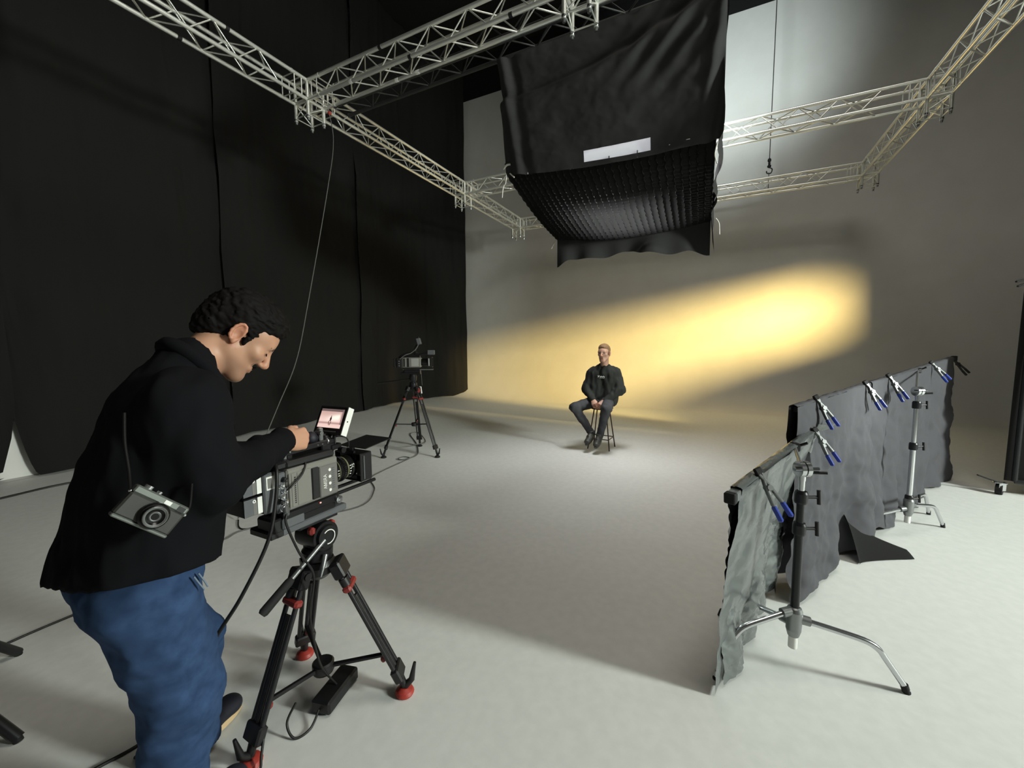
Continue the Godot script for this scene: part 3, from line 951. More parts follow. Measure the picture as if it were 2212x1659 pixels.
# ---------------------------------------------------------------- stands, clamps and the low black flags on the right
func c_stand(called: String, label: String, at: Vector3, legs: Array, parts: Dictionary, tone: Material) -> Node3D:
	var t := thing(called, label, "stand", at)
	for e in legs:
		var d := Vector3(cos(e[0]), 0, sin(e[0]))
		var y: float = e[1]
		var r: float = e[2]
		var pts := [d * 0.02 + Vector3(0, y, 0), d * (r * 0.35) + Vector3(0, y - 0.025, 0), d * (r * 0.62) + Vector3(0, y - 0.05, 0), d * (r * 0.74) + Vector3(0, y - 0.078, 0), d * (r * 0.82) + Vector3(0, y - 0.125, 0), d * r + Vector3(0, 0.012, 0)]
		var g := part("leg", MB.new().tube(curve(pts, 4), e[3] if e.size() > 3 else 0.0125, 10), M.chrome if tone == M.chrome else tone, t)
		part("leg_collar", MB.new().cyl(d * 0.02 + Vector3(0, y, 0), d * 0.06 + Vector3(0, y - 0.006, 0), 0.02), M.dull_steel if tone == M.chrome else tone, g)
		part("foot_cap", MB.new().cyl(d * (r - 0.012) + Vector3(0, 0.035, 0), d * r + Vector3(0, 0.0, 0), 0.0145), M.black_rubber, g)
	var hub := MB.new()
	hub.lathe([Vector2(0, 0.17), Vector2(0.022, 0.17), Vector2(0.026, 0.185), Vector2(0.030, 0.20), Vector2(0.032, 0.285), Vector2(0.026, 0.30), Vector2(0.019, 0.305)], Transform3D(), 16)
	part("hub", hub, M.dull_steel if tone == M.chrome else tone, t)
	part("column_end", MB.new().cyl(Vector3(0, 0.115, 0), Vector3(0, 0.18, 0), 0.018, 0.018, 16), M.white if tone == M.chrome else tone, t)
	for e in parts.tubes:
		part("column_tube", MB.new().cyl(Vector3(0, e[0], 0), Vector3(0, e[1], 0), e[2], e[2], 16), e[3], t)
	for e in parts.locks:
		var y: float = e[0]
		var d: Vector3 = e[1]
		var k := MB.new()
		k.lathe([Vector2(0, y - 0.025), Vector2(0.024, y - 0.025), Vector2(0.026, y - 0.018), Vector2(0.026, y + 0.018), Vector2(0.022, y + 0.028), Vector2(0.016, y + 0.03)], Transform3D(), 14)
		var g := part("lock_collar", k, M.dark_steel, t)
		part("t_handle", MB.new().cyl(Vector3(0, y, 0), d * 0.075 + Vector3(0, y, 0), 0.007).cyl(d * 0.075 + Vector3(0, y - 0.03, 0) + d.cross(Vector3.UP) * 0.006, d * 0.075 + Vector3(0, y + 0.03, 0), 0.008), M.black_plastic, g)
	if parts.has("knuckle"):
		var y: float = parts.knuckle
		var d: Vector3 = parts.face
		var k := MB.new()
		for s in [-0.012, 0.012]:
			k.cyl(Vector3(0, y, 0) + d * (s - 0.009), Vector3(0, y, 0) + d * (s + 0.009), 0.034, 0.034, 20)
		k.cyl(Vector3(0, y, 0) - d * 0.035, Vector3(0, y, 0) + d * 0.035, 0.011)
		k.cyl(Vector3(0, y - 0.05, 0), Vector3(0, y, 0), 0.014)
		var g := part("grip_head", k, M.chrome, t)
		part("t_handle", MB.new().cyl(Vector3(0, y, 0) + d * 0.03, Vector3(0, y, 0) + d * 0.07, 0.006).tube([Vector3(-0.03, y - 0.02, 0.0) + d * 0.07, Vector3(0.03, y - 0.015, 0.0) + d * 0.07], 0.007, 8), M.dark_steel, g)
		part("grip_arm", MB.new().cyl(Vector3(0, y + 0.02, 0) - d * 0.01, parts.arm_end, 0.008), M.dull_steel, t)
		part("arm_clamp", MB.new().box(parts.arm_end, Vector3(0.04, 0.045, 0.05), Basis(Vector3.UP, 0.4), 0.008).cyl(parts.arm_end, parts.arm_end + Vector3(0.05, 0.03, 0.02), 0.007), M.black_metal, t)
	return t

# a spring clamp biting at "at", its two handles pointing along dir, spread along side
func spring_clamp(at: Vector3, dir: Vector3, side: Vector3, size: float, label: String, tip: Material, steel: Material) -> void:
	var t := thing("spring_clamp", label, "clamp", at, "spring clamps on the flag bars")
	dir = dir.normalized()
	side = (side - dir * side.dot(dir)).normalized()
	var up := dir.cross(side)
	for s: float in [-1.0, 1.0]:
		var a := dir * (-0.02 * size) + side * (-0.03 * s * size)
		var b := dir * (0.30 * size) + side * (0.05 * s * size)
		var c := dir * (0.66 * size) + side * (0.105 * s * size)
		var e := dir * (1.0 * size) + side * (0.125 * s * size)
		var m := MB.new()
		for q in [[a, b], [b, c]]:
			var y: Vector3 = (q[1] - q[0])
			var l := y.length()
			y /= l
			var x := up
			m.box((q[0] + q[1]) * 0.5, Vector3(0.11 * size, l * 1.06, 0.011), Basis(x, y, x.cross(y)), 0.003)
		var h := part("handle", m, steel, t)
		var y2 := (e - c).normalized()
		part("grip", MB.new().box((c + e) * 0.5, Vector3(0.12 * size, (e - c).length() * 1.02, 0.017), Basis(up, y2, up.cross(y2)), 0.006), tip, h)
		part("jaw_pad", MB.new().box(a - dir * 0.012, Vector3(0.10 * size, 0.03, 0.02), Basis(up, dir, up.cross(dir)), 0.004), M.black_rubber, t)
	part("web_plate", MB.new().box(dir * (0.36 * size), Vector3(0.012, 0.20 * size, 0.12 * size), Basis(up, dir, up.cross(dir)), 0.002).cyl(dir * 0.30 * size - up * 0.09 * size, dir * 0.30 * size + up * 0.09 * size, 0.012), steel, t)

func flags() -> void:
	var right := Vector3(0.893, 0, -0.449)
	# near bar and its shiny sheet
	var a := Vector3(0.07, 0.853, -1.80)
	var b := Vector3(0.50, 0.952, -2.82)
	var bar := thing("flag_bar", "square bar with black end cap carrying the shiny grey sheet", "bar")
	var d := (b - a).normalized()
	var bas := Basis(Vector3.UP.cross(d).normalized(), d.cross(Vector3.UP.cross(d).normalized()), d)
	part("tube", MB.new().box((a + b) * 0.5, Vector3(0.040, 0.040, a.distance_to(b)), bas, 0.004), M.dull_steel, bar)
	part("end_cap", MB.new().box(a - d * 0.012, Vector3(0.044, 0.044, 0.03), bas, 0.004), M.black_rubber, bar)
	var f := FastNoiseLite.new()
	f.seed = 21
	f.frequency = 1.0
	f.fractal_octaves = 3
	var shiny := thing("plastic_sheet", "crumpled shiny grey plastic sheet folded over the near low bar", "sheet")
	var outer := func(u: float, v: float) -> Vector3:
		var tp := (a + d * 0.045).lerp(b, u) + bas.x * 0.024 + Vector3(0, 0.022, 0)
		var bt := Vector3(0.096, 0.012, -1.835).lerp(Vector3(0.335, 0.035, -2.76), u)
		var p := tp.lerp(bt, v)
		p += bas.x * (0.03 * sin(v * PI) * sin(u * 9.0 + v * 2.0) + 0.020 * sin(u * 23.0 - v * 5.0) * v)
		p += bas.x * 0.05 * v * (1.0 - v) * f.get_noise_2d(u * 3.0, v * 4.0)
		p += bas.x * 0.018 * absf(f.get_noise_2d(u * 7.0 + 9.0, v * 7.0)) * (1.0 if v > 0.05 else 0.0)
		# the pinch in the middle with folds fanning out
		var c := Vector2(u - 0.62, (v - 0.42) * 1.2)
		var ang := atan2(c.y, c.x)
		p += bas.x * 0.016 * sin(ang * 11.0) * exp(-c.length() * 7.0)
		return p
	part("front_layer", MB.new().sheet(outer, 70, 80), M.foil, shiny)
	var inner := func(u: float, v: float) -> Vector3:
		var tp := (a + d * 0.04).lerp(b, u) - bas.x * 0.024 + Vector3(0, 0.022, 0)
		var bt := Vector3(0.035, 0.008, -1.782).lerp(Vector3(0.27, 0.03, -2.74), u)
		return tp.lerp(bt, v) + bas.x * (0.02 * sin(v * PI) * sin(u * 8.0 + 2.0) + 0.012 * f.get_noise_2d(u * 5.0, v * 5.0))
	part("back_layer", MB.new().sheet(inner, 40, 40), M.foil, shiny)
	var over := func(u: float, v: float) -> Vector3:
		var ang := PI * (1.0 - v)
		return (a + d * 0.04).lerp(b, u) + bas.x * (cos(ang) * 0.025) + Vector3(0, 0.022 + 0.008 * sin(ang) + 0.006 * f.get_noise_2d(u * 12.0, v * 6.0) * sin(ang), 0)
	part("top_fold", MB.new().sheet(over, 60, 8), M.foil, shiny)
	part("corner_flap", MB.new().sheet(func(u: float, v: float) -> Vector3: return b + Vector3(0.02 + 0.16 * u, 0.0 + 0.06 * v * (1.0 - u) + 0.09 * u * u, -0.05 - 0.10 * u + 0.08 * v * (1.0 - u)), 8, 6), M.foil, shiny)
	# far bar and its two matt cloths
	var a2 := Vector3(0.40, 1.098, -2.71)
	var b2 := Vector3(2.33, 1.297, -6.22)
	var bar2 := thing("flag_bar", "dark bar carrying the dull grey cloths, farther from the camera", "bar")
	var d2 := (b2 - a2).normalized()
	var bas2 := Basis(Vector3.UP.cross(d2).normalized(), d2.cross(Vector3.UP.cross(d2).normalized()), d2)
	part("tube", MB.new().box((a2 + b2) * 0.5, Vector3(0.035, 0.035, a2.distance_to(b2)), bas2, 0.004), M.black_metal, bar2)
	part("end_cap", MB.new().box(b2 + d2 * 0.02, Vector3(0.05, 0.06, 0.05), bas2, 0.006), M.black_rubber, bar2)
	var cloth := func(called: String, s0: float, s1: float, low: Callable, seed_value: int, label: String, swing: float) -> void:
		var g := FastNoiseLite.new()
		g.seed = seed_value
		g.frequency = 0.9
		g.fractal_octaves = 3
		var t := thing(called, label, "cloth")
		for layer: float in [1.0, -1.0]:
			var fn := func(u: float, v: float) -> Vector3:
				var s := lerpf(s0, s1, u)
				var p := a2.lerp(b2, s) + bas2.x * 0.022 * layer
				var top := p.y + 0.02
				var lo: float = low.call(u)
				p.y = lerpf(top, lo, v)
				var w := u * (s1 - s0) * 4.0
				p += bas2.x * layer * (0.03 * v + 0.06 * v * (0.6 * sin(w * 6.0 + 2.0 * g.get_noise_2d(w, v)) + 0.4 * sin(w * 13.0)) * swing)
				p += bas2.x * 0.035 * g.get_noise_2d(w * 2.5, v * 3.5) * minf(v * 4.0, 1.0)
				p += bas2.x * 0.010 * g.get_noise_2d(w * 9.0 + 5.0, v * 9.0) * minf(v * 4.0, 1.0)
				return p
			part("front_layer" if layer > 0.0 else "back_layer", MB.new().sheet(fn, 70, 50), M.flag_cloth, t)
		part("top_fold", MB.new().sheet(func(u: float, v: float) -> Vector3:
			var ang := PI * v
			return a2.lerp(b2, lerpf(s0, s1, u)) + bas2.x * cos(ang) * 0.022 + Vector3(0, 0.02 + 0.012 * sin(ang) + 0.006 * g.get_noise_2d(u * 12.0, v * 3.0), 0), 60, 6), M.flag_cloth, t)
	cloth.call("flag_cloth", -0.01, 0.292, func(u: float) -> float: return 0.012 + 0.05 * smoothstep(0.75, 1.0, u) + 0.03 * absf(sin(u * 9.0)), 31, "dull grey wrinkled cloth on the far bar, left of the dark slit", 1.0)
	cloth.call("flag_cloth", 0.300, 0.965, func(u: float) -> float: return 0.015 + 0.10 * (1.0 - smoothstep(0.0, 0.16, u)) + 0.012 * sin(u * 20.0), 32, "dull grey wrinkled cloth on the far bar, right of the dark slit", 0.7)
	# black cloth spilling onto the floor between them
	var spill := func(u: float, v: float) -> Vector3:
		var p := Vector3(0.80, 0, -3.52).lerp(Vector3(1.24, 0, -3.62), u)
		var w := lerpf(0.20, 0.035, pow(u, 0.7))
		var h := lerpf(0.30, 0.035, pow(u, 0.55)) * (1.0 - 0.9 * smoothstep(0.93, 1.0, u))
		return p + Vector3(0.15 * (1.0 - u), 0, 0.3).normalized() * ((v - 0.5) * 2.0 * w) + Vector3(0, h * sin(v * PI) + 0.006, 0)
	solo("black_cloth_tail", MB.new().sheet(spill, 24, 14), M.drape, "black cloth end trailing on the white floor beside the grey flags", "cloth")
	# stands
	c_stand("c_stand", "chrome stand with bent legs in front of the shiny sheet", Vector3(0.342, 0, -2.083), [[-0.175, 0.25, 0.42], [2.56, 0.285, 0.36], [-2.35, 0.225, 0.40]],
		{"tubes": [[0.28, 0.66, 0.0175, M.dark_steel], [0.64, 0.80, 0.0155, M.dark_steel], [0.79, 0.90, 0.012, M.chrome]], "locks": [[0.66, right], [0.80, right]], "knuckle": 0.925, "face": right, "arm_end": Vector3(0.03, 0.93, -0.42)}, M.chrome)
	c_stand("c_stand", "chrome stand with bent legs in front of the dull grey cloth", Vector3(1.323, 0, -4.0), [[-0.81, 0.25, 0.48], [-1.05 - 0.02, 0.29, 1.10], [2.3, 0.225, 0.40]].slice(0, 1) + [[-1.075, 0.285, 0.72], [2.7, 0.225, 0.36]],
		{"tubes": [[0.28, 0.72, 0.0175, M.chrome], [0.70, 1.02, 0.0150, M.chrome], [1.0, 1.10, 0.012, M.chrome]], "locks": [[0.30, right], [0.70, right], [1.01, right]], "knuckle": 1.113, "face": right, "arm_end": Vector3(0.27, 1.225, -0.85)}, M.chrome)
	# clamps
	var hd := Vector3(0.50, -0.86, 0.08)
	var on := func(p: Vector3, q: Vector3, s: float) -> Vector3: return p.lerp(q, s)
	spring_clamp(on.call(a, b, 0.21) + Vector3(0.02, 0.03, 0.02), hd, right, 0.20, "steel spring clamp with blue grips, nearest, on the shiny sheet", M.blue_grip, M.dull_steel)
	spring_clamp(on.call(a, b, 0.95) + Vector3(0.03, 0.02, 0.0), hd, right, 0.19, "steel spring clamp with blue grips at far end of shiny sheet", M.blue_grip, M.dull_steel)
	spring_clamp(on.call(a2, b2, 0.05) + Vector3(0.03, 0.03, 0.0), Vector3(0.5, -0.86, 0.05), right, 0.18, "steel spring clamp with blue grips at left end of grey cloths", M.blue_grip, M.dull_steel)
	spring_clamp(on.call(a2, b2, 0.26) + Vector3(0.03, 0.03, 0.0), Vector3(0.5, -0.86, 0.05), right, 0.19, "steel spring clamp with blue grips just right of the dark slit", M.blue_grip, M.dull_steel)
	spring_clamp(on.call(a2, b2, 0.39) + Vector3(0.03, 0.03, 0.0), Vector3(0.5, -0.86, 0.05), right, 0.20, "steel spring clamp with blue grips in the middle of the far bar", M.blue_grip, M.dull_steel)
	spring_clamp(on.call(a2, b2, 0.72) + Vector3(0.03, 0.03, 0.0), Vector3(0.62, -0.80, 0.05), right, 0.20, "steel spring clamp with blue grips right of the far stand", M.blue_grip, M.dull_steel)
	spring_clamp(b2 + Vector3(0.0, -0.01, 0.0), Vector3(0.62, -0.80, 0.05), right, 0.20, "dark spring clamp at the free right end of far bar", M.black_rubber, M.black_metal)
	# rolling black panel at the right edge
	var p0 := Vector3(2.54, 0, -5.62)
	var p1 := Vector3(8.9, 0, -4.7)
	var panel := thing("rolling_panel", "tall black cloth panel on castors at the right picture edge", "panel")
	part("panel_cloth", MB.new().sheet(func(u: float, v: float) -> Vector3: return p0.lerp(p1, u) + Vector3(0, lerpf(6.2, 0.13, v), 0.03 * sin(u * 22.0) + 0.015 * sin(u * 9.0 + v * 4.0)), 80, 12), M.drape, panel)
	part("frame", MB.new().tube([p0 + Vector3(0.05, 0.14, 0.04), p0 + Vector3(0.05, 6.2, 0.04), p1 + Vector3(0, 6.2, 0.04), p1 + Vector3(0, 0.14, 0.04), p0 + Vector3(0.05, 0.14, 0.041)], 0.022, 10), M.dark_steel, panel)
	for e in [p0 + Vector3(-0.05, 0, 0.05), p1]:
		var w: Vector3 = e
		var c := part("castor", MB.new().cyl(w + Vector3(-0.02, 0.05, -0.012), w + Vector3(0.02, 0.05, 0.012), 0.05, 0.05, 20), M.black_rubber, panel)
		part("fork", MB.new().box(w + Vector3(0.012, 0.075, 0.022), Vector3(0.07, 0.075, 0.006), Basis(Vector3.UP, 0.5), 0.002).box(w + Vector3(0.0, 0.115, 0.0), Vector3(0.09, 0.012, 0.06), Basis(), 0.004), M.chrome, c)
		part("brake_lever", MB.new().box(w + Vector3(-0.09, 0.145, 0.0), Vector3(0.15, 0.012, 0.03), Basis(Vector3.BACK, -0.35), 0.004), M.dark_steel, c)
	spring_clamp(Vector3(2.60, 2.06, -5.53), Vector3(-1.0, -0.35, 0.2), Vector3(0.1, 1, 0.0), 0.18, "spring clamp at the right picture edge, only its handle tips showing", M.black_rubber, M.dull_steel)
	# dark stand whose legs reach in at the lower left
	c_stand("c_stand", "dark blurred stand legs reaching in at the lower left edge", Vector3(-2.72, 0, -0.12), [[-2.034, 0.25, 0.505, 0.019], [-0.598, 0.25, 0.53, 0.019], [1.6, 0.225, 0.45, 0.019]],
		{"tubes": [[0.28, 1.2, 0.0175, M.dark_steel], [1.15, 2.2, 0.014, M.dark_steel]], "locks": [[1.2, Vector3(1, 0, 0)]]}, M.dark_steel)

# ---------------------------------------------------------------- tripods and cameras
func tripod(t: Node3D, mid: Vector3, top: float, feet: Array, sc: float, tube_mat: Material, spread_y: float, foot_mat: Material) -> void:
	var crown := Vector3(mid.x, top, mid.z)
	part("crown", MB.new().lathe([Vector2(0, -0.055 * sc), Vector2(0.035 * sc, -0.055 * sc), Vector2(0.062 * sc, -0.03 * sc), Vector2(0.066 * sc, 0.0), Vector2(0.058 * sc, 0.02 * sc), Vector2(0, 0.02 * sc)], Transform3D(Basis(), crown), 20), M.black_metal, t)
	var hub := Vector3(mid.x, spread_y, mid.z)
	var sp := part("spreader_hub", MB.new().lathe([Vector2(0, -0.02), Vector2(0.038 * sc, -0.02), Vector2(0.042 * sc, -0.012), Vector2(0.042 * sc, 0.02), Vector2(0.036 * sc, 0.026), Vector2(0, 0.022)], Transform3D(Basis(), hub), 18), M.black_plastic, t)
	for f: Vector3 in feet:
		var out := Vector3(f.x - mid.x, 0, f.z - mid.z).normalized()
		var side := out.cross(Vector3.UP)
		var a := crown + out * 0.075 * sc - Vector3(0, 0.01, 0)
		var end := f + Vector3(0, 0.05, 0)
		var dir := (end - a).normalized()
		var len := a.distance_to(end)
		var leg := part("leg", MB.new().box(a + dir * 0.015, Vector3(0.085 * sc, 0.07 * sc, 0.045 * sc), Basis(side, dir, side.cross(dir)), 0.006).cyl(a - side * 0.05 * sc, a + side * 0.05 * sc, 0.014 * sc), M.black_metal, t)
		for s: float in [-1.0, 1.0]:
			var o := side * 0.027 * sc * s
			part("tube", MB.new().cyl(a + o + dir * 0.03, a + o + dir * len * 0.90, 0.0095 * sc, 0.0095 * sc, 12), tube_mat, leg)
		part("inner_tube", MB.new().cyl(a + dir * len * 0.25, a + dir * len * 0.985, 0.0085 * sc, 0.0085 * sc, 12).cyl(a + side * 0.013 * sc + dir * len * 0.25, a + side * 0.013 * sc + dir * len * 0.93, 0.006 * sc), tube_mat, leg)
		var c := a + dir * len * 0.17
		part("collar", MB.new().box(c, Vector3(0.088 * sc, 0.028 * sc, 0.036 * sc), Basis(side, dir, side.cross(dir)), 0.008 * sc), M.red_dark, leg)
		part("collar_knob", MB.new().cyl(c - dir * 0.045 * sc + side * 0.02 * sc, c - dir * 0.012 * sc + side * 0.02 * sc, 0.019 * sc), M.black_plastic, leg)
		part("lower_bracket", MB.new().box(a + dir * len * 0.90, Vector3(0.085 * sc, 0.06 * sc, 0.034 * sc), Basis(side, dir, side.cross(dir)), 0.006).cyl(a + dir * len * 0.90, f + Vector3(0, 0.035, 0), 0.015 * sc), M.black_plastic, leg)
		var ft := part("foot", MB.new().lathe([Vector2(0, 0.0), Vector2(0.036 * sc, 0.0), Vector2(0.040 * sc, 0.008 * sc), Vector2(0.034 * sc, 0.02 * sc), Vector2(0.018 * sc, 0.03 * sc), Vector2(0, 0.034 * sc)], Transform3D(Basis(side, -0.12 if f.z > -0.9 else 0.0), f), 18), foot_mat, leg)
		part("foot_lever", MB.new().tube([f + Vector3(0, 0.035, 0) + out * 0.004, f + Vector3(0, 0.06, 0) + out * 0.03 * sc, f + Vector3(0, 0.135 * sc, 0) + out * 0.045 * sc], [0.016 * sc, 0.013 * sc, 0.006 * sc], 8), M.black_plastic, ft)
		var tgt := a + dir * len * clampf((a.y - (spread_y + 0.03)) / (a.y - end.y), 0.3, 0.92)
		part("spreader_arm", MB.new().box((hub + tgt) * 0.5, Vector3(0.018 * sc, 0.014 * sc, hub.distance_to(tgt)), Basis.looking_at(tgt - hub), 0.003), M.black_metal, sp)
		part("spreader_knob", MB.new().ball(tgt - out * 0.02 - Vector3(0, 0.02, 0), Vector3(0.012, 0.016, 0.012) * sc), M.red_dark, sp)

func text(parent: Node3D, words: String, size: float, xf: Transform3D, m: Material, called := "lettering") -> void:
	var tm := TextMesh.new()
	var f := SystemFont.new()
	f.font_names = PackedStringArray(["Droid Sans"])
	tm.font = f
	tm.text = words
	tm.font_size = 32
	tm.pixel_size = size / 32.0
	tm.depth = 0.0008
	var p := inst(called, tm, m, parent)
	p.transform = xf

func screen_picture() -> ImageTexture:
	var im := Image.create(120, 80, false, Image.FORMAT_RGB8)
	for y in 80:
		for x in 120:
			var u := x / 120.0
			var v := y / 80.0
			var c := Color(0.80, 0.66, 0.62).lerp(Color(0.93, 0.80, 0.76), smoothstep(0.15, 0.6, v))
			var band := exp(-pow((v - 0.42 + (u - 0.8) * 0.22) / 0.16, 2.0)) * smoothstep(0.15, 0.75, u) * (1.0 - smoothstep(0.84, 0.9, u))
			c = c.lerp(Color(1.0, 0.96, 0.90), clampf(band * 1.2, 0, 1))
			c = c.lerp(Color(0.62, 0.47, 0.45), exp(-pow((v - 0.74) / 0.05, 2.0)) * 0.75)
			if v < 0.12:
				c = Color(0.42, 0.36, 0.35)
			if u > 0.93 and v < 0.8:
				c = c.lerp(Color(0.50, 0.42, 0.42), 0.8)
			# the tiny seated figure
			var bx := (u - 0.50) / 0.035
			var by := (v - 0.52) / 0.11
			if bx * bx + by * by < 1.0 or (absf(u - 0.50) < 0.012 and v > 0.34 and v < 0.5):
				c = Color(0.22, 0.10, 0.12)
			if v > 0.60 and v < 0.86 and absf(absf(u - 0.49) - 0.045 * (1.0 - absf(v - 0.70) * 4.0)) < 0.011:
				c = Color(0.25, 0.12, 0.14)
			im.set_pixel(x, y, c)
	return ImageTexture.create_from_image(im)

func main_camera() -> void:
	mat("camera_grey", Color(0.47, 0.465, 0.44), 0.5, 0.1)
	mat("plate_grey", Color(0.44, 0.435, 0.42), 0.45, 0.2)
	mat("battery_grey", Color(0.33, 0.34, 0.35), 0.6)
	mat("lens_black", Color(0.07, 0.07, 0.068), 0.25, 0.2)
	mat("lens_ring", Color(0.42, 0.42, 0.30), 0.4)
	mat("glass", Color(0.03, 0.03, 0.05), 0.05, 0.0, 0.9)
	var X := -1.314
	# tripod
	var tr := thing("tripod", "tall black tripod with red collars under the nearer camera", "tripod")
	tripod(tr, Vector3(-1.40, 0, -1.045), 0.60, [Vector3(-1.414, 0, -0.752), Vector3(-1.133, 0, -1.223), Vector3(-1.704, 0, -1.178)], 1.0, mat("tripod_tube", Color(0.20, 0.20, 0.205), 0.3, 0.6), 0.155, M.red)
	var hd := MB.new()
	hd.lathe([Vector2(0, 0.61), Vector2(0.05, 0.61), Vector2(0.056, 0.63), Vector2(0.058, 0.66), Vector2(0.045, 0.675), Vector2(0, 0.675)], Transform3D(Basis(), Vector3(-1.40, 0, -1.045)), 20)
	hd.cyl(Vector3(-1.455, 0.722, -1.045), Vector3(-1.345, 0.722, -1.045), 0.056, 0.056, 28)
	hd.box(Vector3(-1.40, 0.70, -1.045), Vector3(0.085, 0.09, 0.075), Basis(), 0.01)
	var fh := part("fluid_head", hd, M.black_metal, tr)
	part("drag_dial", MB.new().cyl(Vector3(-1.345, 0.722, -1.045), Vector3(-1.332, 0.722, -1.045), 0.045, 0.042, 28), M.dark_steel, fh)
	var ring := []
	for j in 20:
		var a := -1.9 + 4.2 * j / 19.0
		ring.append(Vector3(-1.329, 0.722 + 0.027 * sin(a), -1.045 - 0.027 * cos(a)))
	part("dial_ring", MB.new().tube(ring, 0.0022, 6), M.white, fh)
	part("head_accent", MB.new().box(Vector3(-1.362, 0.758, -1.085), Vector3(0.03, 0.02, 0.022), Basis(), 0.006), M.red, fh)
	part("head_accent", MB.new().box(Vector3(-1.362, 0.758, -0.995), Vector3(0.03, 0.03, 0.025), Basis(), 0.008), M.red_dark, fh)
	part("bowl_lever", MB.new().tube([Vector3(-1.335, 0.655, -1.03), Vector3(-1.325, 0.62, -1.01), Vector3(-1.322, 0.585, -0.995)], [0.011, 0.009, 0.004], 8), M.dull_steel, fh)
	var p0 := Vector3(-1.335, 0.715, -1.03)
	var p1 := Vector3(-1.352, 0.553, -0.785)
	part("pan_handle", MB.new().cyl(p0, p0.lerp(p1, 0.62), 0.0085), M.dull_steel, tr)
	part("handle_grip", MB.new().tube([p0.lerp(p1, 0.55), p0.lerp(p1, 0.60), p0.lerp(p1, 0.97), p1], [0.012, 0.0155, 0.0165, 0.012], 12), M.black_rubber, tr)

	# camera
	var t := thing("cinema_camera", "grey cinema camera with matte box on the nearer tripod", "camera")
	part("body", MB.new().box(Vector3(-1.385, 0.9605, -0.985), Vector3(0.138, 0.147, 0.212), Basis(), 0.006), M.camera_grey, t)
	part("top_cover", MB.new().box(Vector3(-1.385, 1.046, -0.985), Vector3(0.122, 0.026, 0.205), Basis(), 0.008).box(Vector3(-1.375, 1.048, -0.88), Vector3(0.09, 0.03, 0.06), Basis(), 0.008), M.black_plastic, t)
	var sp := part("side_panel", MB.new().box(Vector3(X - 0.001, 0.958, -0.927), Vector3(0.006, 0.122, 0.088), Basis(), 0.002), M.camera_grey, t)
	var vents := MB.new()
	for j in 13:
		vents.box(Vector3(X + 0.0022, 0.912 + 0.0075 * j, -0.905), Vector3(0.002, 0.0042, 0.005))
	part("vent_slots", vents, M.black_plastic, sp)
	part("panel_seam", MB.new().box(Vector3(X + 0.0021, 0.958, -0.914), Vector3(0.001, 0.118, 0.001)).box(Vector3(X + 0.0021, 0.958, -0.892), Vector3(0.001, 0.118, 0.001)), M.black_plastic, sp)
	part("dark_strip", MB.new().box(Vector3(X, 0.956, -0.987), Vector3(0.010, 0.118, 0.030), Basis(), 0.003), M.black_plastic, t)
	var lp := part("label_plate", MB.new().box(Vector3(X, 0.952, -1.044), Vector3(0.008, 0.118, 0.080), Basis(), 0.003), M.plate_grey, t)
	for j in 4:
		part("button", MB.new().cyl(Vector3(X + 0.003, 0.913 + 0.0262 * j, -1.046), Vector3(X + 0.0062, 0.913 + 0.0262 * j, -1.046), 0.0062, 0.0058, 14), M.white, lp)
	var gr := MB.new()
	for j in 10:
		gr.box(Vector3(X + 0.0042, 0.918 + 0.0085 * j, -1.063), Vector3(0.0012, 0.005, 0.011))
	part("grille", gr, M.battery_grey, lp)
	text(lp, "AMIRA", 0.0185, Transform3D(Basis(Vector3(0, 1, 0), Vector3(0, 0, 1), Vector3(1, 0, 0)), Vector3(X + 0.0046, 0.950, -1.026)), M.white)
	# rear connectors, battery mount and the two stacked batteries
	part("connector_block", MB.new().box(Vector3(-1.388, 0.958, -0.862), Vector3(0.130, 0.140, 0.036), Basis(), 0.004), M.battery_grey, t)
	for e in [[0.905, -0.862, 0.0105], [0.925, -0.868, 0.008], [0.945, -0.857, 0.008], [0.965, -0.868, 0.0085], [0.985, -0.857, 0.009], [1.003, -0.87, 0.008], [0.930, -0.853, 0.007]]:
		part("connector", MB.new().lathe([Vector2(0, 0.0), Vector2(e[2] * 1.2, 0.0), Vector2(e[2] * 1.2, 0.006), Vector2(e[2], 0.006), Vector2(e[2], 0.017), Vector2(e[2] * 0.6, 0.019), Vector2(0, 0.018)], Transform3D(Basis(Vector3(0, 0, 1), Vector3(1, 0, 0), Vector3(0, 1, 0)), Vector3(-1.325, e[0], e[1])), 12), M.chrome if int(e[0] * 1000) % 2 == 1 else M.dark_steel, t)
	part("plug", MB.new().cyl(Vector3(-1.305, 0.905, -0.862), Vector3(-1.285, 0.893, -0.85), 0.011, 0.009), M.dull_steel, t)
	part("battery_mount", MB.new().box(Vector3(-1.388, 0.970, -0.822), Vector3(0.132, 0.138, 0.044), Basis(), 0.005), M.battery_grey, t)
	part("mount_label", MB.new().box(Vector3(-1.3215, 1.005, -0.822), Vector3(0.003, 0.045, 0.026)), M.white, t)
	part("mount_label", MB.new().box(Vector3(-1.3205, 1.005, -0.820), Vector3(0.003, 0.034, 0.014)), M.plate_grey, t)
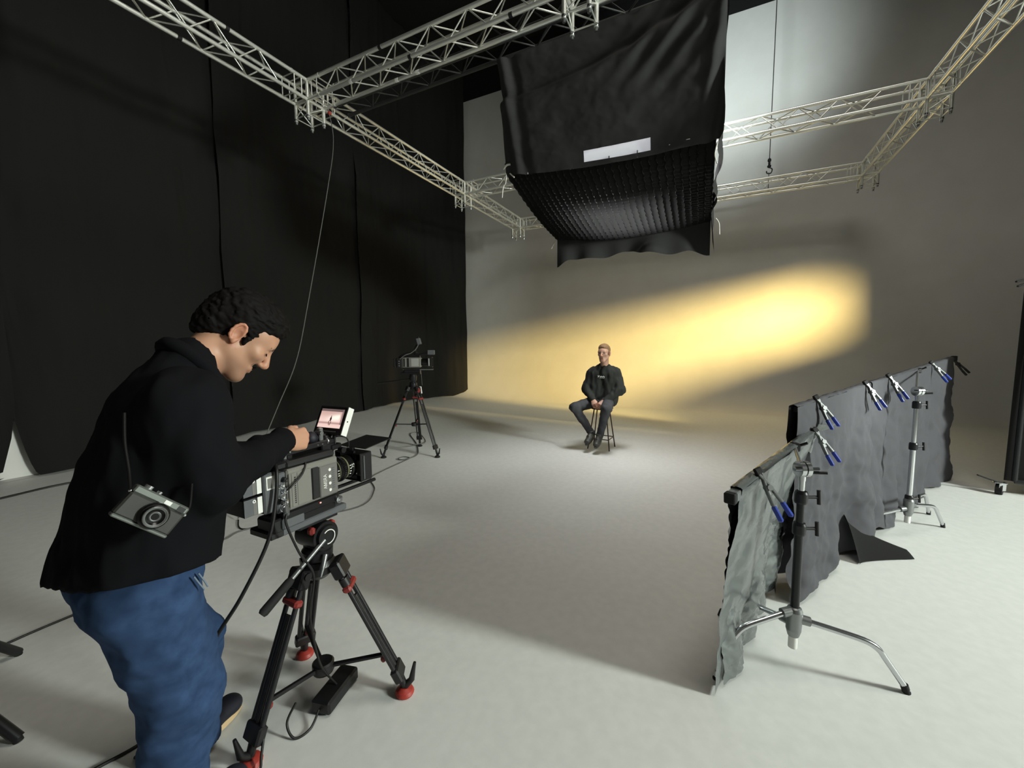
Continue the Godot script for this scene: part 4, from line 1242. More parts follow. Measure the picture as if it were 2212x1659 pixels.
	for y: float in [0.944, 1.010]:
		var b := part("battery", MB.new().box(Vector3(-1.388, y, -0.766), Vector3(0.135, 0.060, 0.066), Basis(), 0.004), M.black_plastic, t)
		part("battery_side", MB.new().box(Vector3(-1.3205, y, -0.752), Vector3(0.003, 0.056, 0.036)), M.battery_grey, b)
		part("battery_print", MB.new().box(Vector3(-1.3200, y - 0.006, -0.7685), Vector3(0.003, 0.042, 0.012)), M.plate_grey, b)
		part("battery_mark", MB.new().lathe([Vector2(0.0026, 0), Vector2(0.0026, 0.0016), Vector2(0.0056, 0.0016), Vector2(0.0056, 0)], Transform3D(Basis(Vector3(0, 0, 1), Vector3(1, 0, 0), Vector3(0, 1, 0)), Vector3(-1.3187, y + 0.018, -0.7655)), 16), M.white, b)
		part("battery_strip", MB.new().box(Vector3(-1.3200, y, -0.784), Vector3(0.003, 0.055, 0.015)), M.white, b)
	# handle, mounts on top
	var hn := part("top_handle", MB.new().box(Vector3(-1.372, 1.082, -1.012), Vector3(0.024, 0.022, 0.215), Basis(Vector3.RIGHT, 0.03), 0.004).box(Vector3(-1.372, 1.062, -0.925), Vector3(0.02, 0.035, 0.022), Basis(), 0.003).box(Vector3(-1.372, 1.062, -1.085), Vector3(0.03, 0.035, 0.06), Basis(), 0.004), M.black_metal, t)
	for z: float in [-0.925, -0.96, -1.04, -1.06, -1.085]:
		part("handle_screw", MB.new().cyl(Vector3(-1.361, 1.083, z), Vector3(-1.358, 1.083, z), 0.0042, 0.0036, 10), M.chrome, hn)
	part("handle_bracket", MB.new().box(Vector3(-1.366, 1.055, -0.905), Vector3(0.014, 0.06, 0.016), Basis(), 0.003), M.dull_steel, t)
	part("grip_ball", MB.new().ball(Vector3(-1.39, 1.108, -1.035), Vector3(0.025, 0.026, 0.027)), mat("navy_rubber", Color(0.05, 0.05, 0.10), 0.6), t)
	part("monitor_bracket", MB.new().box(Vector3(-1.382, 1.115, -1.068), Vector3(0.02, 0.055, 0.018), Basis(), 0.003).cyl(Vector3(-1.395, 1.125, -1.06), Vector3(-1.36, 1.125, -1.06), 0.008), M.dull_steel, t)
	part("front_bracket", MB.new().box(Vector3(-1.365, 1.06, -1.12), Vector3(0.026, 0.022, 0.05), Basis(), 0.004).cyl(Vector3(-1.35, 1.045, -1.135), Vector3(-1.33, 1.045, -1.135), 0.012), M.black_metal, t)
	part("thumb_screw", MB.new().cyl(Vector3(-1.36, 1.065, -1.118), Vector3(-1.36, 1.105, -1.118), 0.004).cyl(Vector3(-1.36, 1.098, -1.118), Vector3(-1.36, 1.106, -1.118), 0.009), M.black_plastic, t)
	# lens and matte box
	var lx := Transform3D(Basis(Vector3(1, 0, 0), Vector3(0, 0, -1), Vector3(0, 1, 0)), Vector3(-1.385, 0.957, -1.09))
	var ln := part("lens_barrel", MB.new().lathe([Vector2(0, 0), Vector2(0.040, 0), Vector2(0.040, 0.012), Vector2(0.047, 0.016), Vector2(0.047, 0.045), Vector2(0.050, 0.048), Vector2(0.050, 0.062), Vector2(0.046, 0.066), Vector2(0.046, 0.095), Vector2(0.049, 0.10), Vector2(0.049, 0.118), Vector2(0.0, 0.118)], lx, 32), M.lens_black, t)
	var tg := MB.new()
	for j in 36:
		var a := TAU * j / 36.0
		tg.box(lx * Vector3(0.0505 * cos(a), 0.055, 0.0505 * sin(a)), Vector3(0.004, 0.004, 0.011), Basis(Vector3(0, 0, -1), a) * Basis(), 0.0)
	part("focus_teeth", tg, M.black_metal, ln)
	part("lens_scale", MB.new().lathe([Vector2(0.0475, 0.030), Vector2(0.0478, 0.030), Vector2(0.0478, 0.033), Vector2(0.0475, 0.033)], lx, 32).lathe([Vector2(0.0465, 0.070), Vector2(0.0468, 0.070), Vector2(0.0468, 0.076), Vector2(0.0465, 0.076)], lx, 32), M.lens_ring, ln)
	var mk := MB.new()
	for e in [[0.3, 0.082], [0.05, 0.082], [-0.2, 0.082], [-0.45, 0.082], [0.15, 0.022], [-0.1, 0.022], [-0.3, 0.024]]:
		var a: float = e[0]
		mk.box(lx * Vector3(0.0468 * cos(a) + 0.0006, e[1], 0.0468 * sin(a)), Vector3(0.0015, 0.0030, 0.007))
	part("lens_marks", mk, M.white, ln)
	text(ln, "25", 0.017, Transform3D(Basis(Vector3(0, 1, 0), Vector3(0, 0, 1), Vector3(1, 0, 0)), Vector3(-1.3378, 0.968, -1.184)), M.white)
	var mb := MB.new()
	for e in [[Vector3(-1.312, 0.955, -1.228), Vector3(0.006, 0.116, 0.062)], [Vector3(-1.458, 0.955, -1.228), Vector3(0.006, 0.116, 0.062)], [Vector3(-1.385, 1.012, -1.228), Vector3(0.15, 0.006, 0.062)], [Vector3(-1.385, 0.899, -1.228), Vector3(0.15, 0.006, 0.062)]]:
		mb.box(e[0], e[1], Basis(), 0.002)
	for e in [[Vector3(-1.385, 1.0, -1.205), Vector3(0.14, 0.03, 0.006)], [Vector3(-1.385, 0.909, -1.205), Vector3(0.14, 0.022, 0.006)], [Vector3(-1.445, 0.955, -1.205), Vector3(0.026, 0.11, 0.006)], [Vector3(-1.325, 0.955, -1.205), Vector3(0.026, 0.11, 0.006)]]:
		mb.box(e[0], e[1])
	var bx := part("matte_box", mb, M.black_plastic, t)
	part("top_flag", MB.new().box(Vector3(-1.372, 1.043, -1.29), Vector3(0.155, 0.003, 0.155), Basis(Vector3.RIGHT, 0.10), 0.001), M.black_plastic, bx)
	part("flag_hinge", MB.new().cyl(Vector3(-1.42, 1.018, -1.205), Vector3(-1.35, 1.018, -1.205), 0.006).box(Vector3(-1.37, 1.026, -1.21), Vector3(0.02, 0.02, 0.012)), M.black_metal, bx)
	part("filter_latch", MB.new().box(Vector3(-1.307, 0.955, -1.214), Vector3(0.004, 0.10, 0.006), Basis(), 0.001), M.battery_grey, bx)
	for x: float in [-1.355, -1.415]:
		part("support_rod", MB.new().cyl(Vector3(x, 0.868, -0.92), Vector3(x, 0.868, -1.315), 0.0075, 0.0075, 14), M.black_metal, t)
	# base plates
	part("bridge_plate", MB.new().box(Vector3(-1.385, 0.866, -0.985), Vector3(0.118, 0.034, 0.235), Basis(), 0.006).box(Vector3(-1.385, 0.838, -0.99), Vector3(0.10, 0.028, 0.20), Basis(), 0.004), M.black_metal, t)
	part("plate_block", MB.new().box(Vector3(-1.335, 0.842, -0.905), Vector3(0.02, 0.04, 0.085), Basis(), 0.006), M.battery_grey, t)
	part("dovetail", MB.new().box(Vector3(-1.392, 0.806, -1.0), Vector3(0.095, 0.026, 0.30), Basis(), 0.004), M.battery_grey, t)
	part("tripod_plate", MB.new().box(Vector3(-1.395, 0.786, -1.03), Vector3(0.075, 0.016, 0.17), Basis(), 0.003), M.dark_steel, t)
	part("rear_block", MB.new().box(Vector3(-1.385, 0.838, -0.855), Vector3(0.095, 0.05, 0.04), Basis(), 0.006).box(Vector3(-1.40, 0.808, -0.85), Vector3(0.12, 0.024, 0.05), Basis(), 0.004), M.black_plastic, t)
	part("lock_knob", MB.new().lathe([Vector2(0, 0), Vector2(0.014, 0), Vector2(0.015, 0.004), Vector2(0.015, 0.010), Vector2(0.006, 0.011), Vector2(0.005, 0.007), Vector2(0, 0.007)], Transform3D(Basis(Vector3(0, 0, 1), Vector3(1, 0, 0), Vector3(0, 1, 0)), Vector3(-1.325, 0.858, -1.092)), 18), M.chrome, t)
	var led := glow("tally", Color(1.0, 0.25, 0.15), 0.8)
	part("tally_lamp", MB.new().box(Vector3(-1.322, 0.872, -1.01), Vector3(0.003, 0.004, 0.006)), led, t)

	# monitor on top
	var mo := thing("field_monitor", "small monitor with white side showing the seated man", "monitor")
	var mx := Transform3D(Basis(Vector3.UP, 0.06) * Basis(Vector3.RIGHT, -0.44), Vector3(-1.393, 1.158, -1.142))
	part("monitor_body", MB.new().box(mx.origin, Vector3(0.152, 0.118, 0.030), mx.basis, 0.004), M.black_plastic, mo)
	part("monitor_side", MB.new().box(mx * Vector3(0.0765, 0.0, 0.0), Vector3(0.0025, 0.114, 0.029), mx.basis), M.white, mo)
	var q := QuadMesh.new()
	q.size = Vector2(0.122, 0.078)
	var sm := mat("screen", Color(0.02, 0.02, 0.02), 0.3)
	sm.emission_enabled = true
	sm.emission_texture = screen_picture()
	sm.emission_energy_multiplier = 1.0
	inst("screen", q, sm, mo).transform = Transform3D(mx.basis, mx * Vector3(0.0, 0.006, 0.0156))
	area(mo, Transform3D(mx.basis * Basis(Vector3.UP, PI), mx * Vector3(0, 0.006, 0.018)), Vector2(0.12, 0.075), 0.004, Color(1.0, 0.86, 0.82))
	part("status_bar", MB.new().box(mx * Vector3(-0.005, -0.047, 0.0152), Vector3(0.10, 0.004, 0.001), mx.basis), M.plate_grey, mo)
	part("side_port", MB.new().cyl(mx * Vector3(0.077, 0.0, 0.002), mx * Vector3(0.0785, 0.0, 0.002), 0.003), M.black_plastic, mo)
	part("monitor_mount", MB.new().cyl(mx * Vector3(0, -0.058, 0.0), Vector3(-1.385, 1.082, -1.092), 0.012).ball(Vector3(-1.385, 1.092, -1.095), Vector3(0.018, 0.018, 0.018)), M.black_metal, mo)
	part("mount_knob", MB.new().ball(Vector3(-1.366, 1.088, -1.09), Vector3(0.008, 0.008, 0.008)), M.chrome, mo)

	solo("power_brick", MB.new().box(Vector3(-1.382, 0.034, -1.085), Vector3(0.085, 0.056, 0.20), Basis(Vector3.UP, 0.25), 0.008), M.black_plastic, "black power supply brick on the floor under the near tripod", "power supply")

func second_camera() -> void:
	var tr := thing("tripod", "slim dark tripod under the far camera by the black drape", "tripod")
	tripod(tr, Vector3(-3.69, 0, -4.34), 0.93, [Vector3(-3.931, 0, -3.991), Vector3(-3.911, 0, -4.709), Vector3(-3.294, 0, -4.317)], 0.95, M.tripod_tube, 0.41, M.black_rubber)
	part("fluid_head", MB.new().lathe([Vector2(0, 0.93), Vector2(0.05, 0.94), Vector2(0.05, 0.98), Vector2(0.035, 1.0), Vector2(0.045, 1.02), Vector2(0.05, 1.07), Vector2(0.04, 1.10), Vector2(0, 1.10)], Transform3D(Basis(), Vector3(-3.69, 0, -4.34)), 18), M.dark_steel, tr)
	part("leg_accent", MB.new().box(Vector3(-3.615, 0.885, -4.335), Vector3(0.07, 0.075, 0.06), Basis(Vector3.BACK, 0.35), 0.02), M.red_dark, tr)
	part("bowl_lever", MB.new().tube([Vector3(-3.62, 0.93, -4.36), Vector3(-3.585, 0.93, -4.37), Vector3(-3.575, 0.84, -4.37)], 0.009, 8), M.white, tr)
	part("pan_handle", MB.new().cyl(Vector3(-3.72, 1.04, -4.32), Vector3(-4.12, 0.98, -4.12), 0.009), M.black_metal, tr)
	var t := thing("cinema_camera", "far cinema camera on the slim tripod before the black drape", "camera", Vector3(-3.70, 0, -4.34))
	t.rotation.y = -1.02
	# local frame: lens points along -z
	part("body", MB.new().box(Vector3(0, 1.262, 0.0), Vector3(0.13, 0.135, 0.25), Basis(), 0.012), M.camera_grey, t)
	part("dark_strip", MB.new().box(Vector3(0.0635, 1.262, 0.045), Vector3(0.008, 0.12, 0.03), Basis(), 0.002).box(Vector3(0.0635, 1.262, 0.095), Vector3(0.008, 0.11, 0.02)), M.black_plastic, t)
	part("label_plate", MB.new().box(Vector3(0.0655, 1.262, -0.045), Vector3(0.006, 0.11, 0.10), Basis(), 0.003), mat("pale_plate", Color(0.60, 0.60, 0.58), 0.4), t)
	part("rear_module", MB.new().box(Vector3(0, 1.255, 0.165), Vector3(0.12, 0.14, 0.08), Basis(), 0.01).box(Vector3(0, 1.26, 0.225), Vector3(0.10, 0.12, 0.03), Basis(), 0.006), M.black_plastic, t)
	for j in 3:
		part("connector", MB.new().cyl(Vector3(0.06, 1.22 + 0.03 * j, 0.16), Vector3(0.075, 1.22 + 0.03 * j, 0.16), 0.009), M.chrome, t)
	part("top_handle", MB.new().tube(curve([Vector3(0.02, 1.33, 0.17), Vector3(0.03, 1.37, 0.10), Vector3(0.02, 1.39, 0.0), Vector3(0.02, 1.375, -0.09)]), 0.013, 8).box(Vector3(0, 1.34, 0.0), Vector3(0.08, 0.025, 0.22), Basis(), 0.006), M.black_metal, t)
	part("lens_barrel", MB.new().lathe([Vector2(0, 0), Vector2(0.045, 0), Vector2(0.05, 0.03), Vector2(0.05, 0.08), Vector2(0.045, 0.1), Vector2(0, 0.1)], Transform3D(Basis(Vector3(1, 0, 0), Vector3(0, 0, -1), Vector3(0, 1, 0)), Vector3(0, 1.262, -0.125)), 20), M.lens_black, t)
	var bx := MB.new()
	for e in [[Vector3(0.07, 1.262, -0.245), Vector3(0.006, 0.13, 0.06)], [Vector3(-0.07, 1.262, -0.245), Vector3(0.006, 0.13, 0.06)], [Vector3(0, 1.327, -0.245), Vector3(0.146, 0.006, 0.06)], [Vector3(0, 1.197, -0.245), Vector3(0.146, 0.006, 0.06)]]:
		bx.box(e[0], e[1])
	part("matte_box", bx, M.black_plastic, t)
	part("filter_latch", MB.new().box(Vector3(0.075, 1.265, -0.235), Vector3(0.004, 0.10, 0.008)), M.white, t)
	for x: float in [-0.03, 0.03]:
		part("support_rod", MB.new().cyl(Vector3(x, 1.165, 0.12), Vector3(x, 1.165, -0.28), 0.008), M.dull_steel, t)
	part("base_plate", MB.new().box(Vector3(0, 1.145, 0.0), Vector3(0.10, 0.05, 0.22), Basis(), 0.01).box(Vector3(0, 1.115, 0.02), Vector3(0.08, 0.03, 0.26), Basis(), 0.006), M.black_metal, t)
	part("view_finder", MB.new().box(Vector3(0.03, 1.395, -0.26), Vector3(0.05, 0.065, 0.10), Basis(), 0.008), M.battery_grey, t)
	part("finder_arm", MB.new().cyl(Vector3(0.02, 1.37, -0.06), Vector3(0.03, 1.38, -0.22), 0.012), M.black_metal, t)
	part("arm", MB.new().tube([Vector3(0.0, 1.37, -0.04), Vector3(0.01, 1.46, -0.05), Vector3(0.02, 1.50, -0.075)], 0.012, 8).ball(Vector3(0, 1.39, -0.05), Vector3(0.025, 0.025, 0.025)), M.black_metal, t)
	part("small_monitor", MB.new().box(Vector3(0.02, 1.545, -0.10), Vector3(0.11, 0.085, 0.05), Basis(Vector3.RIGHT, 0.25), 0.006), M.battery_grey, t)
	part("monitor_knob", MB.new().ball(Vector3(0.02, 1.60, -0.09), Vector3(0.013, 0.01, 0.013)), M.black_plastic, t)
	part("camera_cable", MB.new().tube(curve([Vector3(0.06, 1.31, 0.15), Vector3(0.075, 1.36, 0.08), Vector3(0.06, 1.39, 0.0), Vector3(0.055, 1.45, -0.07), Vector3(0.03, 1.52, -0.10)]), 0.006, 6), M.grey_cable, t)
	part("drop_cable", MB.new().tube([Vector3(0.03, 1.15, -0.12), Vector3(0.03, 0.95, -0.13)], 0.003, 6), M.grey_cable, t)

# ---------------------------------------------------------------- cables
func cables() -> void:
	var wire := func(called: String, pts: Array, r: float, m: Material, label: String) -> void:
		solo(called, MB.new().tube(curve(pts, 8), r, 7), m, label, "cable")
	wire.call("hanging_cable", [Vector3(-4.44, 4.42, -3.78), Vector3(-4.40, 4.05, -3.80), Vector3(-4.32, 3.42, -3.62), Vector3(-4.28, 2.0, -3.24), Vector3(-4.24, 1.32, -3.02), Vector3(-4.18, 0.83, -2.73), Vector3(-3.95, 0.35, -2.32), Vector3(-3.6, 0.02, -1.95)], 0.005, M.grey_cable, "thin cable hanging from the nearest left truss corner")
	wire.call("floor_cable", [Vector3(-3.6, 0.006, -1.95), Vector3(-3.38, 0.006, -1.86), Vector3(-3.245, 0.006, -2.064)], 0.005, M.cable, "short thin cable end on the floor behind the near camera")
	wire.call("floor_cable", [Vector3(-3.9, 0.006, -1.3), Vector3(-3.36, 0.006, -1.63), Vector3(-3.36, 0.006, -1.83), Vector3(-3.24, 0.006, -2.08), Vector3(-2.9, 0.006, -2.6), Vector3(-3.1, 0.006, -3.0), Vector3(-3.417, 0.006, -3.255), Vector3(-3.50, 0.006, -3.50), Vector3(-3.56, 0.006, -3.945), Vector3(-3.60, 0.006, -4.12), Vector3(-3.716, 0.008, -4.118), Vector3(-3.69, 0.010, -4.0), Vector3(-3.60, 0.012, -4.02), Vector3(-3.62, 0.008, -4.3), Vector3(-4.03, 0.006, -4.78), Vector3(-4.6, 0.006, -5.3), Vector3(-4.55, 0.006, -5.45), Vector3(-4.0, 0.006, -4.95), Vector3(-3.80, 0.10, -4.42)], 0.0065, M.grey_cable, "looping floor cable running between the two tripods")
	wire.call("floor_cable", [Vector3(-6.2, 0.007, -0.9), Vector3(-6.25, 0.007, -1.213), Vector3(-6.30, 0.007, -1.673), Vector3(-6.1, 0.007, -2.2), Vector3(-5.2, 0.007, -2.0)], 0.012, M.cable, "dark floor cable far left, running behind the operator's back")
	wire.call("floor_cable", [Vector3(-3.0, 0.006, -0.3), Vector3(-3.096, 0.006, -0.546), Vector3(-3.109, 0.006, -0.845), Vector3(-3.08, 0.006, -1.0), Vector3(-3.0, 0.006, -1.1)], 0.006, M.cable, "thin dark floor cable beside the lower left stand leg")
	wire.call("floor_cable", [Vector3(-1.90, 0.006, -0.40), Vector3(-1.877, 0.006, -0.51), Vector3(-1.853, 0.006, -0.609), Vector3(-1.87, 0.006, -0.72)], 0.006, M.cable, "short thin cable at bottom edge left of the jeans")
	wire.call("camera_cable", [Vector3(-1.37, 1.075, -0.92), Vector3(-1.35, 1.075, -0.86), Vector3(-1.31, 1.04, -0.84), Vector3(-1.30, 0.95, -0.825), Vector3(-1.30, 0.82, -0.79), Vector3(-1.34, 0.66, -0.72), Vector3(-1.42, 0.50, -0.66), Vector3(-1.6, 0.16, -0.60), Vector3(-1.80, 0.01, -0.58)], 0.0062, M.cable, "thick black cable dropping from the near camera behind operator's leg")
	wire.call("camera_cable", [Vector3(-1.285, 0.893, -0.85), Vector3(-1.282, 0.86, -0.845), Vector3(-1.29, 0.74, -0.89), Vector3(-1.30, 0.62, -0.95), Vector3(-1.36, 0.45, -0.97), Vector3(-1.37, 0.30, -0.99), Vector3(-1.36, 0.19, -1.01), Vector3(-1.37, 0.06, -1.08)], 0.0042, M.cable, "thinner black cable from near camera down to power brick")
	wire.call("camera_cable", [Vector3(-1.36, 0.03, -0.985), Vector3(-1.34, 0.008, -0.93), Vector3(-1.36, 0.006, -0.88), Vector3(-1.40, 0.05, -0.88), Vector3(-1.40, 0.10, -0.92)], 0.0045, M.cable, "short black cable curling from power brick to tripod leg")
	wire.call("camera_cable", [Vector3(-1.395, 0.14, -0.80), Vector3(-1.36, 0.06, -0.76), Vector3(-1.35, 0.008, -0.73), Vector3(-1.40, 0.006, -0.62)], 0.0045, M.cable, "black cable beside the nearest tripod foot at bottom edge")
	wire.call("camera_cable", [Vector3(-1.36, 1.05, -0.93), Vector3(-1.33, 1.045, -0.96), Vector3(-1.305, 1.01, -0.93), Vector3(-1.30, 0.98, -0.885), Vector3(-1.31, 0.965, -0.868)], 0.0035, M.cable, "thin cable looping over the near camera's side panel")
	wire.call("camera_cable", [Vector3(-1.37, 1.10, -1.12), Vector3(-1.345, 1.09, -1.16), Vector3(-1.345, 1.05, -1.17), Vector3(-1.36, 1.045, -1.13)], 0.003, M.cable, "thin cable looping in front of the monitor mount")

# ---------------------------------------------------------------- people
# head in its own frame: x to the person's left, y up, z out of the face; origin between the ears
func head_skin(mb: MB, xf: Transform3D, neck: Vector3, neck_r: float, tone: Color, stubble: float, cell := 0.0036) -> void:
	var f := Field.new(Vector3(-0.105, -0.235, -0.165), Vector3(0.105, 0.145, 0.155), cell)
	var lo := xf.affine_inverse() * neck
	f.bone(Vector3(0, -0.045, -0.030), lo, 0.054, neck_r, 0.03)
	f.egg(Vector3(0, 0.045, -0.012), Vector3(0.074, 0.082, 0.097), 0.03)
	f.egg(Vector3(0, -0.015, 0.035), Vector3(0.060, 0.080, 0.058), 0.035)
	f.egg(Vector3(0, 0.045, 0.045), Vector3(0.060, 0.045, 0.050), 0.03)
	for s: float in [-1.0, 1.0]:
		f.bone(Vector3(s * 0.052, -0.045, 0.005), Vector3(s * 0.022, -0.094, 0.068), 0.020, 0.016, 0.03)
		f.egg(Vector3(s * 0.044, -0.012, 0.068), Vector3(0.020, 0.016, 0.018), 0.025)
	f.bone(Vector3(0, -0.080, 0.052), Vector3(0, -0.068, -0.015), 0.026, 0.034, 0.03)
	f.bone(Vector3(-0.012, -0.101, 0.076), Vector3(0.012, -0.101, 0.076), 0.014, 0.014, 0.03)
	f.bone(Vector3(-0.036, 0.031, 0.082), Vector3(0.036, 0.031, 0.082), 0.010, 0.010, 0.018)
	for s: float in [-1.0, 1.0]:
		f.egg(Vector3(s * 0.031, 0.011, 0.103), Vector3(0.017, 0.012, 0.016), 0.014, Basis(), true)
		f.egg(Vector3(s * 0.031, 0.011, 0.082), Vector3(0.0125, 0.0105, 0.0115), 0.004)
	for s: float in [-1.0, 1.0]:
		f.egg(Vector3(s * 0.019, -0.014, 0.086), Vector3(0.014, 0.018, 0.012), 0.012)
	f.bone(Vector3(0, 0.022, 0.094), Vector3(0, -0.020, 0.117), 0.0075, 0.0105, 0.012)
	f.egg(Vector3(0, -0.026, 0.113), Vector3(0.0115, 0.0095, 0.012), 0.008)
	for s: float in [-1.0, 1.0]:
		f.egg(Vector3(s * 0.012, -0.029, 0.103), Vector3(0.0085, 0.0075, 0.010), 0.006)
	f.bone(Vector3(-0.019, -0.058, 0.086), Vector3(0.019, -0.058, 0.086), 0.0075, 0.0075, 0.012)
	f.bone(Vector3(-0.017, -0.0560, 0.092), Vector3(0.017, -0.0560, 0.092), 0.0050, 0.0050, 0.004)
	f.bone(Vector3(-0.015, -0.0665, 0.0915), Vector3(0.015, -0.0665, 0.0915), 0.0058, 0.0058, 0.004)
	f.bone(Vector3(-0.021, -0.0612, 0.0985), Vector3(0.021, -0.0612, 0.0985), 0.0018, 0.0018, 0.003, Vector3.ZERO, 1.0, true)
	for s: float in [-1.0, 1.0]:
		var eb := Basis(Vector3.UP, s * 0.35) * Basis(Vector3.RIGHT, -0.15)
		f.egg(Vector3(s * 0.078, 0.000, -0.010), Vector3(0.0065, 0.030, 0.018), 0.008, eb)
		var rim := []
		for j in 9:
			var a := -1.3 + 4.4 * j / 8.0
			rim.append(Vector3(s * 0.083, 0.004 + 0.028 * sin(a), -0.012 - 0.016 * cos(a)))
		for j in 8:
			f.bone(rim[j], rim[j + 1], 0.0042, 0.0042, 0.004)
		f.egg(Vector3(s * 0.087, -0.003, -0.006), Vector3(0.006, 0.014, 0.009), 0.005, eb, true)
		f.egg(Vector3(s * 0.081, -0.026, -0.004), Vector3(0.006, 0.008, 0.007), 0.006)
	var lip := Color(tone.r * 0.80, tone.g * 0.52, tone.b * 0.52)
	var dark := Color(tone.r * 0.42, tone.g * 0.40, tone.b * 0.42)
	var red := Color(tone.r * 0.98, tone.g * 0.72, tone.b * 0.68)
	f.into(mb, xf, func(p: Vector3) -> Color:
		var c := tone
		var m := exp(-(pow((p.x) / 0.020, 4.0) + pow((p.y + 0.0615) / 0.0085, 4.0))) if p.z > 0.08 else 0.0
		var chin := stubble * smoothstep(-0.045, -0.075, p.y) * smoothstep(-0.01, 0.03, p.z) * (1.0 - smoothstep(-0.125, -0.15, p.y))
		chin = maxf(chin, stubble * exp(-pow((p.y + 0.046) / 0.007, 2.0)) * (1.0 if p.z > 0.075 and absf(p.x) < 0.028 else 0.0) * 1.5)
		c = c.lerp(dark, clampf(chin, 0.0, 0.85))
		c = c.lerp(lip, m)
		if absf(p.x) > 0.072 and p.y > -0.042 and p.z > -0.05:
			c = c.lerp(red, 0.7)
		if p.z > 0.095 and absf(p.x) < 0.02 and p.y < 0.0 and p.y > -0.04:
			c = c.lerp(red, 0.35)
		return c)

func hair_field(mb: MB, xf: Transform3D, thick: Vector3, curl: float, seed_value: int, cell := 0.0042) -> void:
	var f := Field.new(Vector3(-0.13, -0.12, -0.18), Vector3(0.13, 0.175, 0.14), cell)
	f.egg(Vector3(0, 0.050, -0.018), Vector3(0.078, 0.085, 0.099) + thick * 0.5, 0.02)
	f.egg(Vector3(0, 0.090, 0.028), Vector3(0.060, 0.040, 0.062) + thick * 0.5, 0.03)
	f.egg(Vector3(0, -0.010, -0.075), Vector3(0.060, 0.055, 0.042) + thick * 0.3, 0.03)
	f.egg(Vector3(0, -0.035, 0.120), Vector3(0.10, 0.122, 0.088), 0.015, Basis(), true)
	for s: float in [-1.0, 1.0]:
		f.egg(Vector3(s * 0.092, -0.025, 0.020), Vector3(0.040, 0.045, 0.034), 0.012, Basis(), true)
		f.bone(Vector3(s * 0.074, 0.030, 0.022), Vector3(s * 0.072, -0.015, 0.020), 0.010, 0.006, 0.01)
	f.bone(Vector3(0, -0.060, -0.02), Vector3(0, -0.15, -0.05), 0.05, 0.07, 0.02, Vector3.ZERO, 1.0, true)
	var n := FastNoiseLite.new()
	n.seed = seed_value
	n.frequency = 1.0
	n.fractal_octaves = 3
	f.ruffle(n, Vector3(70, 55, 26), curl)
	f.into(mb, xf)

# hand: x towards the index finger, y out of the back of the hand, z towards the fingers; origin at the wrist; side = 1 right hand, -1 left
func hand_skin(mb: MB, xf: Transform3D, curl: Array, thumb: Array, size: float, tone: Color, cell := 0.0034) -> void:
	var f := Field.new(Vector3(-0.062, -0.085, -0.05), Vector3(0.075, 0.04, 0.165), cell)
	var base := [Vector3(0.029, 0.004, 0.082), Vector3(0.009, 0.008, 0.086), Vector3(-0.011, 0.006, 0.081), Vector3(-0.029, 0.0, 0.073)]
	var lens := [[0.042, 0.025, 0.021], [0.046, 0.029, 0.022], [0.043, 0.027, 0.021], [0.034, 0.020, 0.019]]
	f.bone(Vector3(0, 0, -0.04), Vector3(0, 0, 0.0), 0.026, 0.025, 0.02, Vector3.UP, 1.35)
	f.egg(Vector3(0.0, -0.004, 0.045), Vector3(0.037, 0.014, 0.046), 0.02)
	for j in 4:
		f.bone(Vector3(base[j].x * 0.45, 0, 0.008), base[j], 0.012, 0.0105, 0.014)
		var p: Vector3 = base[j]
		var a := 0.0
		for k in 3:
			a += curl[j][k]
			var q: Vector3 = p + Vector3(-base[j].x * 0.06 * k, -sin(a), cos(a)) * lens[j][k]
			f.bone(p, q, [0.0098, 0.0088, 0.0078][k], [0.0088, 0.0078, 0.0066][k], 0.004)
			p = q
	var tp: Array = [Vector3(0.020, -0.004, 0.016)] + thumb
	f.bone(tp[0], tp[1], 0.015, 0.0115, 0.014)
	f.bone(tp[1], tp[2], 0.0112, 0.0098, 0.005)
	f.bone(tp[2], tp[3], 0.0098, 0.0076, 0.004)
	var red := Color(tone.r, tone.g * 0.80, tone.b * 0.75)
	f.into(mb, xf * Transform3D(Basis().scaled(Vector3.ONE * size), Vector3.ZERO), func(p: Vector3) -> Color:
		return tone.lerp(red, 0.6 * smoothstep(0.07, 0.10, p.z)))

